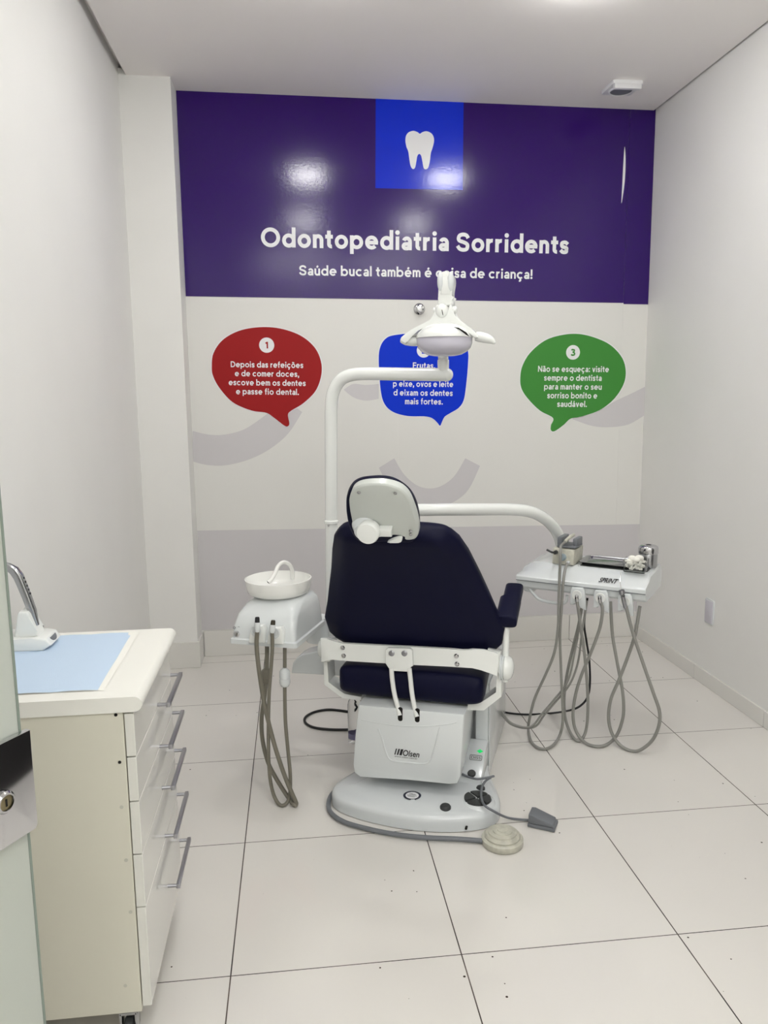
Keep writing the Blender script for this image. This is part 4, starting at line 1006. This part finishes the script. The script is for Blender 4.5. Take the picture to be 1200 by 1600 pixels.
# yoke
yo = [(152, 735), (160, 700), (225, 645), (300, 605), (380, 578), (440, 545), (470, 500), (482, 440), (490, 400), (508, 395), (515, 450), (530, 500), (560, 515), (590, 495), (604, 445), (610, 395), (632, 385), (640, 440), (655, 500), (690, 545), (760, 580), (820, 620), (870, 668), (880, 705), (850, 712), (800, 665), (740, 625), (680, 595), (600, 580), (520, 578), (440, 592), (380, 612), (320, 640), (260, 680), (215, 735), (200, 765)]
bm = NB(); prism(bm, [hp(x, y, LH - 0.028) for x, y in yo], CF.Y * 0.056, 0.006, 3); finish('yoke', bm, 'chairwhite', LP, 40)
bm = NB(); tube(bm, [hp(160, 725), hp(205, 735), hp(260, 738), hp(320, 738)], 0.02, 16, 5, radii=[0.010, 0.016, 0.018, 0.018]); finish('handle', bm, 'chairwhite', LP, 50)
bm = NB(); tube(bm, [hp(862, 690), hp(900, 698), hp(960, 712), hp(1005, 730), hp(1040, 758)], 0.02, 16, 5, radii=[0.016, 0.0185, 0.017, 0.013, 0.004]); finish('handle', bm, 'chairwhite', LP, 50)
# head shell and diffuser
hc_ = hp(566, 710); wx = (hp(826, 710) - hp(306, 710)).length / 2; hz_ = (hp(566, 568) - hp(566, 710)).length
bm = NB(); dome(bm, hc_, CF.X, CF.Y, zax, wx, 0.105, hz_, 40, 10); finish('head_shell', bm, 'chairwhite', LP, 50)
hd_ = (hp(566, 710) - hp(566, 880)).length
bm = NB(); rings = []
for k, s_, dz in ((0, 0.99, -0.001), (1, 0.985, -0.30), (2, 0.93, -0.55), (3, 0.80, -0.76), (4, 0.60, -0.92), (5, 0.38, -0.99), (6, 0.15, -1.0)):
    n = 40; rings.append([hc_ + CF.X * wx * s_ * math.cos(2 * math.pi * i / n) + CF.Y * 0.10 * s_ * math.sin(2 * math.pi * i / n) + zax * hd_ * dz for i in range(n)])
loft(bm, rings); finish('diffuser_bowl', bm, 'lens', LP, 50)
bm = NB(); dome(bm, hc_ - zax * hd_ * 0.25, CF.X, CF.Y, -zax, wx * .45, 0.05, hd_ * .55, 24, 6); finish('reflector', bm, 'chrome', LP, 50)
bm = NB(); prism(bm, [hp(x, y, LH - 0.07) for x, y in ((655, 606), (700, 612), (770, 655), (800, 695), (770, 680), (705, 630))], CF.Y * 0.004); finish('vent_slot', bm, 'hole', LP, 0)

# ------------------------------------------------------------------ delivery unit: arm and instrument tray
TB = 1.78
TW = lambda t_, b, z: TF(t_, b, z)
TR = thing('instrument_tray', TF(0.37, 1.93, 0.63), 37, 'grey instrument delivery tray carried by a white arm on the right', 'instrument tray')
# body: stations across t, profile in (b, z)
bm = NB()
t0, t1 = 0.085, 0.625
def station(tq, s0, zt_f, zt_m, zt_b, bbk):
    return [TF(tq, TB + 0.012, 0.630), TF(tq, TB, 0.640), TF(tq, TB - 0.006, 0.666), TF(tq, TB - 0.010, 0.669), TF(tq, TB - 0.010, 0.683), TF(tq, TB - 0.004, 0.690), TF(tq, TB + 0.05, zt_f), TF(tq, TB + 0.078, zt_m), TF(tq, bbk - 0.02, zt_b), TF(tq, bbk, zt_b - 0.012), TF(tq, bbk, 0.66), TF(tq, bbk - 0.02, 0.632)]
st = []
for tq, zf, zm, zb_ in ((t0, .692, .70, .705), (t0 + .006, .694, .71, .72), (t0 + .05, .705, .735, .742), (t0 + .09, .712, .739, .744), (t0 + .12, .712, .736, .74), (t0 + .18, .712, .731, .734), (t0 + .36, .712, .730, .733), (t1 - .04, .712, .730, .733), (t1 - .006, .710, .729, .732), (t1, .703, .720, .724)):
    st.append(station(tq, 0, zf, zm, zb_, 2.09))
loft(bm, st); finish('tray_body', bm, 'chairgrey', TR, 35)
bm = NB(); box(bm, TF, t0 - 0.001, t1 + 0.001, TB - 0.011, TB - 0.0095, 0.6660, 0.6685); finish('rim_groove', bm, 'midgrey', TR, 0)
# well behind the front slope
bm = NB(); o_ = [TF(a + 0.468, b + 1.962, 0.7347) for a, b in rrect(0.29, 0.20, 0.012)]; i_ = [TF(a + 0.468, b + 1.962, 0.7347) for a, b in rrect(0.278, 0.188, 0.010)]
loft(bm, [[x - Vector((0, 0, .006)) for x in o_], o_, i_, [x - Vector((0, 0, .006)) for x in i_]], cap0=False, cap1=False); finish('well_rim', bm, 'chairgrey', TR)
bm = NB(); sheet(bm, [x + Vector((0, 0, -0.0004)) for x in i_]); finish('well_liner', bm, 'darkgrey', TR, 0)
# delivery arm
ap = [(560, 850, 1.42), (600, 818, 1.43), (640, 799, 1.45), (680, 796.5, 1.48), (740, 796, 1.56), (800, 796, 1.67), (830, 800, 1.74), (852, 811, 1.81), (868, 828, 1.87), (876, 846, 1.90), (880, 866, 1.91)]
bm = NB(); tube(bm, [CF.on_b(u, v, b) for u, v, b in ap], 0.0255, 22, 8)
finish('delivery_arm', bm, 'chairwhite', TR, 50)
bm = NB(); tube(bm, [CF(-0.40, 1.36, 0.52), CF(-0.36, 1.38, 0.72), CF.on_b(560, 850, 1.42)], 0.0255, 18, 6); finish('lower_arm', bm, 'chairwhite', TR, 50)
# handle under the left end, knuckle
bm = NB(); c = TF(0.125, 1.83, 0.63); lathe(bm, c, (0, 0, -1), [(0.030, -0.006), (0.030, 0.012), (0.022, 0.020), (0.004, 0.021)], 26); finish('knuckle', bm, 'chairgrey', TR)
bm = NB(); tube(bm, path(TF, [(826, 918), (834, 928), (842, 936), (855, 940), (876, 943), (884, 940), (886, 930)], 1.80, 1.80), 0.0065, 12, 6); finish('grab_handle', bm, 'chairgrey', TR)
# three instrument holders on the front
hold = [(901.5, 932), (938, 936.5), (976, 942)]
for i, (u, v) in enumerate(hold):
    bm = NB()
    pl = [TF.on_b(uu, vv, TB - 0.030) for uu, vv in ((u - 11, v + 13), (u - 10.5, v - 10), (u - 8, v - 14), (u + 8, v - 13), (u + 11, v - 9), (u + 12.5, v + 6), (u + 13, v + 22), (u + 5, v + 18), (u, v + 8), (u - 5, v + 13))]
    prism(bm, pl, TF.Y * 0.019, 0.004, 3); h_ = finish('instrument_holder', bm, 'chairgrey', TR)
    bm = NB(); c = TF.on_b(u, v - 2, TB - 0.0305); lathe(bm, c, -TF.Y, [(0.021, 0), (0.020, 0.003), (0.016, 0.0032), (0.010, 0.001)], 28, True, False); finish('cup_rim', bm, 'chairwhite', h_)
c = TF.on_b(934, 908, TB + 0.025)
bm = NB()
n_ = (TF(0, TB + 0.05, 0.712) - TF(0, TB - 0.004, 0.690)).normalized(); nz = TF.X.cross(n_).normalized()
if nz.z < 0: nz = -nz
def slope(u, v):
    d = ray(u, v); o_ = TF(0, TB - 0.004, 0.6925); tt = (o_ - CAM).dot(nz) / d.dot(nz); return CAM + d * tt
s0, s1 = slope(935, 909.5), slope(964, 912.5)
ex = (s1 - s0); wdd = ex.length; ex.normalize(); ey = nz.cross(ex).normalized()
builtin_text(bm, 'SPRINT', s0 + nz * 0.0015, ex, ey, 0.046, 0.25, 0.02, wdd)
finish('brand_lettering', bm, 'black', TR, 0)

# handpiece connectors and hoses, one thing each
def q3(x, y): return (740 + x / 3.5294, 780 + y / 3.5294)
def hose(name, lbl, cat, pts, b0, b1, r, m, tip=None, grp='grey instrument hoses of the tray', start=None):
    P = path(TF, pts, b0, b1) if start is None else start
    t = thing(name, P[0], 37, lbl, cat, grp)
    bm = NB(); tube(bm, P, r, 12, 8); finish('hose', bm, m, t, 60)
    if tip:
        a_, b_ = TF.on_b(*tip[0], TB - 0.05), TF.on_b(*tip[1], TB - 0.046)
        bm = NB(); lathe(bm, a_, b_ - a_, [(0.0062, 0), (0.0075, 0.002), (0.008, (b_ - a_).length * .5), (0.006, (b_ - a_).length)], 18); finish('connector', bm, 'chrome', t)
hose('instrument_hose', 'grey instrument hose hanging from the left holder of the tray', 'hose', [q3(*p) for p in ((570, 560), (582, 640), (592, 720), (605, 800), (618, 920), (628, 1050), (630, 1180), (618, 1280), (590, 1330), (560, 1325), (525, 1270), (503, 1190), (500, 1080), (518, 950), (550, 810), (580, 690), (598, 590))], TB - 0.045, TB + 0.035, 0.0063, 'hose', ((901, 930), (901.5, 940)))
hose('instrument_hose', 'grey instrument hose hanging from the middle holder of the tray', 'hose', [q3(*p) for p in ((697, 560), (710, 600), (706, 660), (690, 730), (645, 850), (595, 970), (562, 1080), (548, 1190), (565, 1280), (615, 1342), (680, 1363), (740, 1350), (790, 1300), (820, 1220), (828, 1150), (820, 1050), (792, 900), (765, 740), (755, 565))], TB - 0.045, TB + 0.02, 0.0066, 'hose', ((937, 931), (937.5, 942)))
hose('instrument_hose', 'grey instrument hose hanging from the right holder of the tray', 'hose', [q3(*p) for p in ((830, 570), (845, 610), (865, 690), (892, 780), (940, 920), (990, 1065), (1025, 1170), (1020, 1255), (980, 1335), (905, 1388), (830, 1372), (772, 1310), (745, 1220), (755, 1110), (800, 1000), (850, 870), (892, 740), (917, 590))], TB - 0.05, TB + 0.015, 0.0068, 'hose', None)
# syringe in the right holder
c = TF.on_b(971, 928, TB - 0.055)
t = thing('air_water_syringe', c, 37, 'steel air and water syringe hanging in the right holder of the tray', 'syringe')
bm = NB(); a_, b_ = TF.on_b(971, 922, TB - 0.052), TF.on_b(977, 948, TB - 0.048); lathe(bm, a_, b_ - a_, [(0.004, -0.003), (0.0115, 0), (0.012, 0.014), (0.008, 0.02), (0.008, (b_ - a_).length), (0.006, (b_ - a_).length + 0.006)], 20); finish('syringe_body', bm, 'satin', t)
bm = NB(); tube(bm, [TF.on_b(971, 923, TB - 0.052), TF.on_b(969, 910, TB - 0.045), TF.on_b(970, 895, TB - 0.03)], 0.0018, 8, 5); finish('nozzle', bm, 'chrome', t)
bm = NB(); dome(bm, TF.on_b(974, 931, TB - 0.060), TF.X, zax, -TF.Y, 0.006, 0.006, 0.004, 14, 4); finish('trigger_button', bm, 'darkgrey', t)

# control box with the grey cradle at the left end of the tray, and its hose
BXF = TF
def XF(a, b, z): return TF(0.262 + a, 1.852 + b, z)
ZB = 0.7358
tcb = thing('control_box', XF(0.0, 0.06, ZB), 37, 'white control box with grey cradle at the left end of the tray', 'control box')
bm = NB(); prism(bm, [XF(-0.047, 0.0, ZB), XF(0.046, 0.0, ZB), XF(0.046, 0.012, ZB + 0.062), XF(-0.047, 0.012, ZB + 0.066)], BXF.Y * 0.135, 0.003); finish('box_body', bm, 'beige', tcb)
bm = NB(); box(bm, XF, -0.036, 0.046, 0.03, 0.13, ZB + 0.0665, ZB + 0.076, 0.002); box(bm, XF, -0.036, -0.014, 0.03, 0.13, ZB + 0.074, ZB + 0.112, 0.004); box(bm, XF, 0.026, 0.046, 0.05, 0.13, ZB + 0.074, ZB + 0.106, 0.004); finish('cradle', bm, 'midgrey', tcb)
bm = NB(); lathe(bm, XF(0.0, 0.004, ZB + 0.032), -BXF.Y, [(0.015, 0), (0.015, 0.012), (0.012, 0.016), (0.003, 0.017)], 24); finish('dial', bm, mat('pale_blue_grey', rgb(150, 165, 172), 0.4), tcb)
bm = NB(); lathe(bm, XF(-0.032, 0.006, ZB + 0.050), -BXF.Y, [(0.009, 0), (0.008, 0.016)], 18); tube(bm, [XF(-0.032, -0.010, ZB + 0.050), XF(-0.042, -0.03, ZB + 0.056), XF(-0.060, -0.035, ZB + 0.066)], 0.0045, 10, 5); finish('plug', bm, 'darkgrey', tcb)
bm = NB(); lathe(bm, XF(0.025, 0.001, ZB + 0.012), -BXF.Y, [(0.007, 0), (0.007, 0.012), (0.005, 0.014)], 16); finish('socket', bm, 'chairgrey', tcb)
st_ = [XF(0.004, 0.03, ZB + 0.097), XF(-0.002, -0.02, ZB + 0.085)] + path(TF, [(876, 862), (874.5, 900), (873, 940), (872, 980), (866, 1020), (852, 1055), (836, 1090), (828, 1120), (825.5, 1140), (831, 1160), (846, 1170), (862, 1166), (874, 1150), (879.5, 1125), (878, 1080), (876, 1030), (875, 990), (878, 940), (881, 900)], TB - 0.07, TB - 0.05) + [XF(0.025, -0.02, ZB + 0.010)]
t = thing('control_box_hose', st_[0], 37, 'long pale grey hose looping from the control box over the tray front to the floor', 'hose')
bm = NB(); tube(bm, st_, 0.0058, 12, 8); finish('hose', bm, 'hose', t, 60)
bm = NB(); tube(bm, [XF(0.004, 0.02, ZB + 0.098), XF(0.008, 0.07, ZB + 0.108), XF(0.012, 0.11, ZB + 0.112)], 0.0075, 12, 5); finish('handpiece', bm, 'beige', t, 60)

# supply hoses from the tray to the chair
def mixpath(pts, s, e):
    n = len(pts); out_ = []
    for i, (u, v) in enumerate(pts):
        f = i / (n - 1); d = ray(u, v); k = s + (e - s) * f
        out_.append(CAM + d * k)
    return out_
def depth(p): return (RM.transposed() @ (p - CAM)).z * -1
ds = depth(TF(0.40, TB + 0.05, 0.64)); de = depth(CF(0.25, 1.62, 0.10))
for lbl, pts in (('thin grey supply hose from the tray to the chair base, the upper of two', ((585, 690), (560, 830), (520, 1000), (440, 1110), (380, 1180), (330, 1245), (285, 1258), (210, 1235), (165, 1185), (137, 1130))), ('thin grey supply hose from the tray to the chair base, the lower of two', ((625, 560), (600, 720), (575, 900), (530, 1020), (450, 1120), (390, 1190), (345, 1250), (280, 1262), (205, 1240), (160, 1190), (139, 1140)))):
    P = mixpath([q3(*p) for p in pts], ds, de)
    P = [Vector((p.x, p.y, max(p.z, 0.007))) for p in P]
    t = solo('supply_hose', (lambda b: (tube(b, P, 0.0045, 10, 8), b)[1])(NB()), 'hose', P[0], lbl, 'hose', 'supply hoses from tray to chair', 60)
P = mixpath([q3(*p) for p in ((628, 545), (610, 680), (622, 780), (637, 880), (642, 1000), (632, 1080), (600, 1130), (540, 1162))], ds + 0.02, ds + 0.10)
P += [at(*q3(x, y), z=0.006) for x, y in ((430, 1180), (300, 1187), (200, 1180), (140, 1165))]
P = [Vector((p.x, p.y, max(p.z, 0.006))) for p in P]
solo('power_cable', (lambda b: (tube(b, P, 0.0045, 10, 8), b)[1])(NB()), 'black', P[0], 'black cable running from the tray down and along the floor to the chair', 'cable', None, 60)

# steel tray, cotton box and canister on the delivery tray
ZW = 0.7352
pc_ = TF(0.428, 1.962, 0)
t = thing('steel_tray', (pc_.x, pc_.y, ZW), 37, 'shallow steel instrument dish lying on the delivery tray', 'dish')
def SF(a, b, z): return Vector((pc_.x, pc_.y, ZW)) + TF.X * a + TF.Y * b + Vector((0, 0, z))
bm = NB()
loft(bm, [[SF(a, b, 0.0005) for a, b in rrect(0.195, 0.135, 0.015)], [SF(a, b, 0.013) for a, b in rrect(0.215, 0.155, 0.02)], [SF(a, b, 0.0135) for a, b in rrect(0.226, 0.166, 0.022)], [SF(a, b, 0.0125) for a, b in rrect(0.226, 0.166, 0.022)], [SF(a, b, 0.012) for a, b in rrect(0.214, 0.154, 0.02)], [SF(a, b, 0.002) for a, b in rrect(0.193, 0.133, 0.014)]])
finish('dish', bm, 'steel', t, 40)
bxp = TF(0.562, 1.872, 0)
t = thing('cotton_box', (bxp.x, bxp.y, ZW), 37, 'clear square plastic box filled with white cotton rolls on the tray', 'box')
def BF(a, b, z): return Vector((bxp.x, bxp.y, ZW)) + TF.X * a + TF.Y * b + Vector((0, 0, z))
bm = NB()
w_ = 0.046
loft(bm, [[BF(a, b, 0.001) for a, b in rrect(0.084, 0.074, 0.008)], [BF(a, b, 0.050) for a, b in rrect(0.092, 0.082, 0.009)], [BF(a, b, 0.050) for a, b in rrect(0.088, 0.078, 0.008)], [BF(a, b, 0.004) for a, b in rrect(0.080, 0.070, 0.007)]]); finish('box_shell', bm, 'clear', t, 40)
bm = NB()
rnd = random.Random(3)
for k in range(90):
    a, b, z = rnd.uniform(-0.032, 0.032), rnd.uniform(-0.028, 0.028), 0.011 + 0.036 * (k / 90)
    ang = rnd.uniform(0, math.pi); dv = TF.X * math.cos(ang) * 0.007 + TF.Y * math.sin(ang) * 0.006
    c = BF(a, b, z); tube(bm, [c - dv, c + dv], 0.0052, 8, 0)
for a, b, z in ((-0.015, 0.0, 0.052), (0.012, 0.006, 0.055), (0.0, -0.01, 0.050)):
    dome(bm, BF(a, b, z), TF.X, TF.Y, zax, 0.018, 0.014, 0.012, 12, 5, True)
co = finish('cotton_rolls', bm, 'cotton', t, 60); co['kind'] = 'stuff'
cnp = TF(0.588, 1.945, 0)
t = thing('steel_canister', (cnp.x, cnp.y, ZW), 37, 'round steel canister with a domed lid at the right end of the tray', 'canister')
cnp = Vector((cnp.x, cnp.y, ZW)) + TF.Y * 0.03
bm = NB(); lathe(bm, cnp, (0, 0, 1), [(0.036, 0.001), (0.038, 0.004), (0.038, 0.056), (0.037, 0.058)], 40); finish('canister_body', bm, 'steel', t)
bm = NB(); lathe(bm, cnp, (0, 0, 1), [(0.0392, 0.0585), (0.0405, 0.061), (0.0405, 0.082), (0.038, 0.089), (0.030, 0.093), (0.012, 0.0945), (0.012, 0.0925)], 40); ld = finish('lid', bm, 'chrome', t, 50)
bm = NB(); lathe(bm, cnp + Vector((0, 0, 0.0946)), (0, 0, 1), [(0.0085, 0), (0.0085, 0.0006)], 20); finish('lid_hole', bm, 'hole', ld, 0)

# ------------------------------------------------------------------ on the floor
def onfl(pts, z): return [at(u, v, z=z) for u, v in pts]
# round pneumatic pedal with its hose
pc = at(785, 1309, z=0.02); pc.z = 0
t = thing('round_foot_pedal', pc, 0, 'round dirty-white foot pedal with stepped rings on the floor', 'foot pedal')
bm = NB(); lathe(bm, pc + Vector((0, 0, 0.001)), (0, 0, 1), [(0.066, 0), (0.068, 0.003), (0.068, 0.020), (0.064, 0.025)], 48); finish('base', bm, 'beige', t)
bm = NB(); lathe(bm, pc + Vector((0, 0, 0.001)), (0, 0, 1), [(0.057, 0.024), (0.058, 0.030), (0.054, 0.036), (0.047, 0.037), (0.046, 0.042), (0.040, 0.043), (0.032, 0.044), (0.031, 0.047), (0.018, 0.048), (0.017, 0.050), (0.004, 0.051)], 48); finish('tread', bm, 'beige', t)
P = onfl([(566, 1207), (545, 1219), (525, 1234), (514, 1250)], 0.016) + onfl([(516, 1268), (535, 1283), (570, 1294), (620, 1304), (670, 1309), (715, 1311)], 0.012)
P.append(pc + Vector((-0.066, 0.004, 0.012)))
P = [Vector((p.x, p.y, max(p.z, 0.012))) for p in P]
bm = NB(); tube(bm, P, 0.0082, 14, 8); finish('hose', bm, 'midgrey', t, 60)
# small grey switch pedal
gc = at(847, 1290, z=0); gc.z = 0
GF = Frame(30)
def GP(a, b, z): return gc + GF.X * a + GF.Y * b + Vector((0, 0, z))
t = thing('switch_pedal', gc, 30, 'small grey wedge foot switch lying on the floor tiles', 'foot switch')
bm = NB(); box(bm, GP, -0.044, 0.048, -0.030, 0.034, 0.001, 0.014, 0.003); finish('base', bm, 'midgrey', t)
bm = NB(); prism(bm, [GP(a, -0.028, z) for a, z in ((-0.042, 0.015), (0.044, 0.015), (0.040, 0.024), (-0.030, 0.046), (-0.042, 0.044))], GF.Y * 0.060, 0.004); finish('tread', bm, 'midgrey', t)
P = [GP(-0.043, 0.0, 0.010)] + onfl([(800, 1279)], 0.010) + onfl([(786, 1275)], 0.040) + onfl([(772, 1268)], 0.070) + onfl([(757, 1258), (752, 1245), (753, 1230), (759, 1220), (768, 1214)], 0.085) + onfl([(771, 1213), (762, 1215), (745, 1217), (730, 1213), (718, 1207)], 0.09)
bm = NB(); tube(bm, P, 0.0042, 10, 8); finish('cord', bm, 'midgrey', t, 60)
# black cable loop left of the chair
P = onfl([(556, 1114), (530, 1110), (510, 1109), (490, 1113), (477, 1121), (478, 1130), (492, 1137), (520, 1140), (556, 1140)], 0.006)
solo('floor_cable', (lambda b: (tube(b, P, 0.0058, 10, 8), b)[1])(NB()), 'black', P[0], 'black cable bent in a loop on the floor left of the chair skirt', 'cable', None, 60)
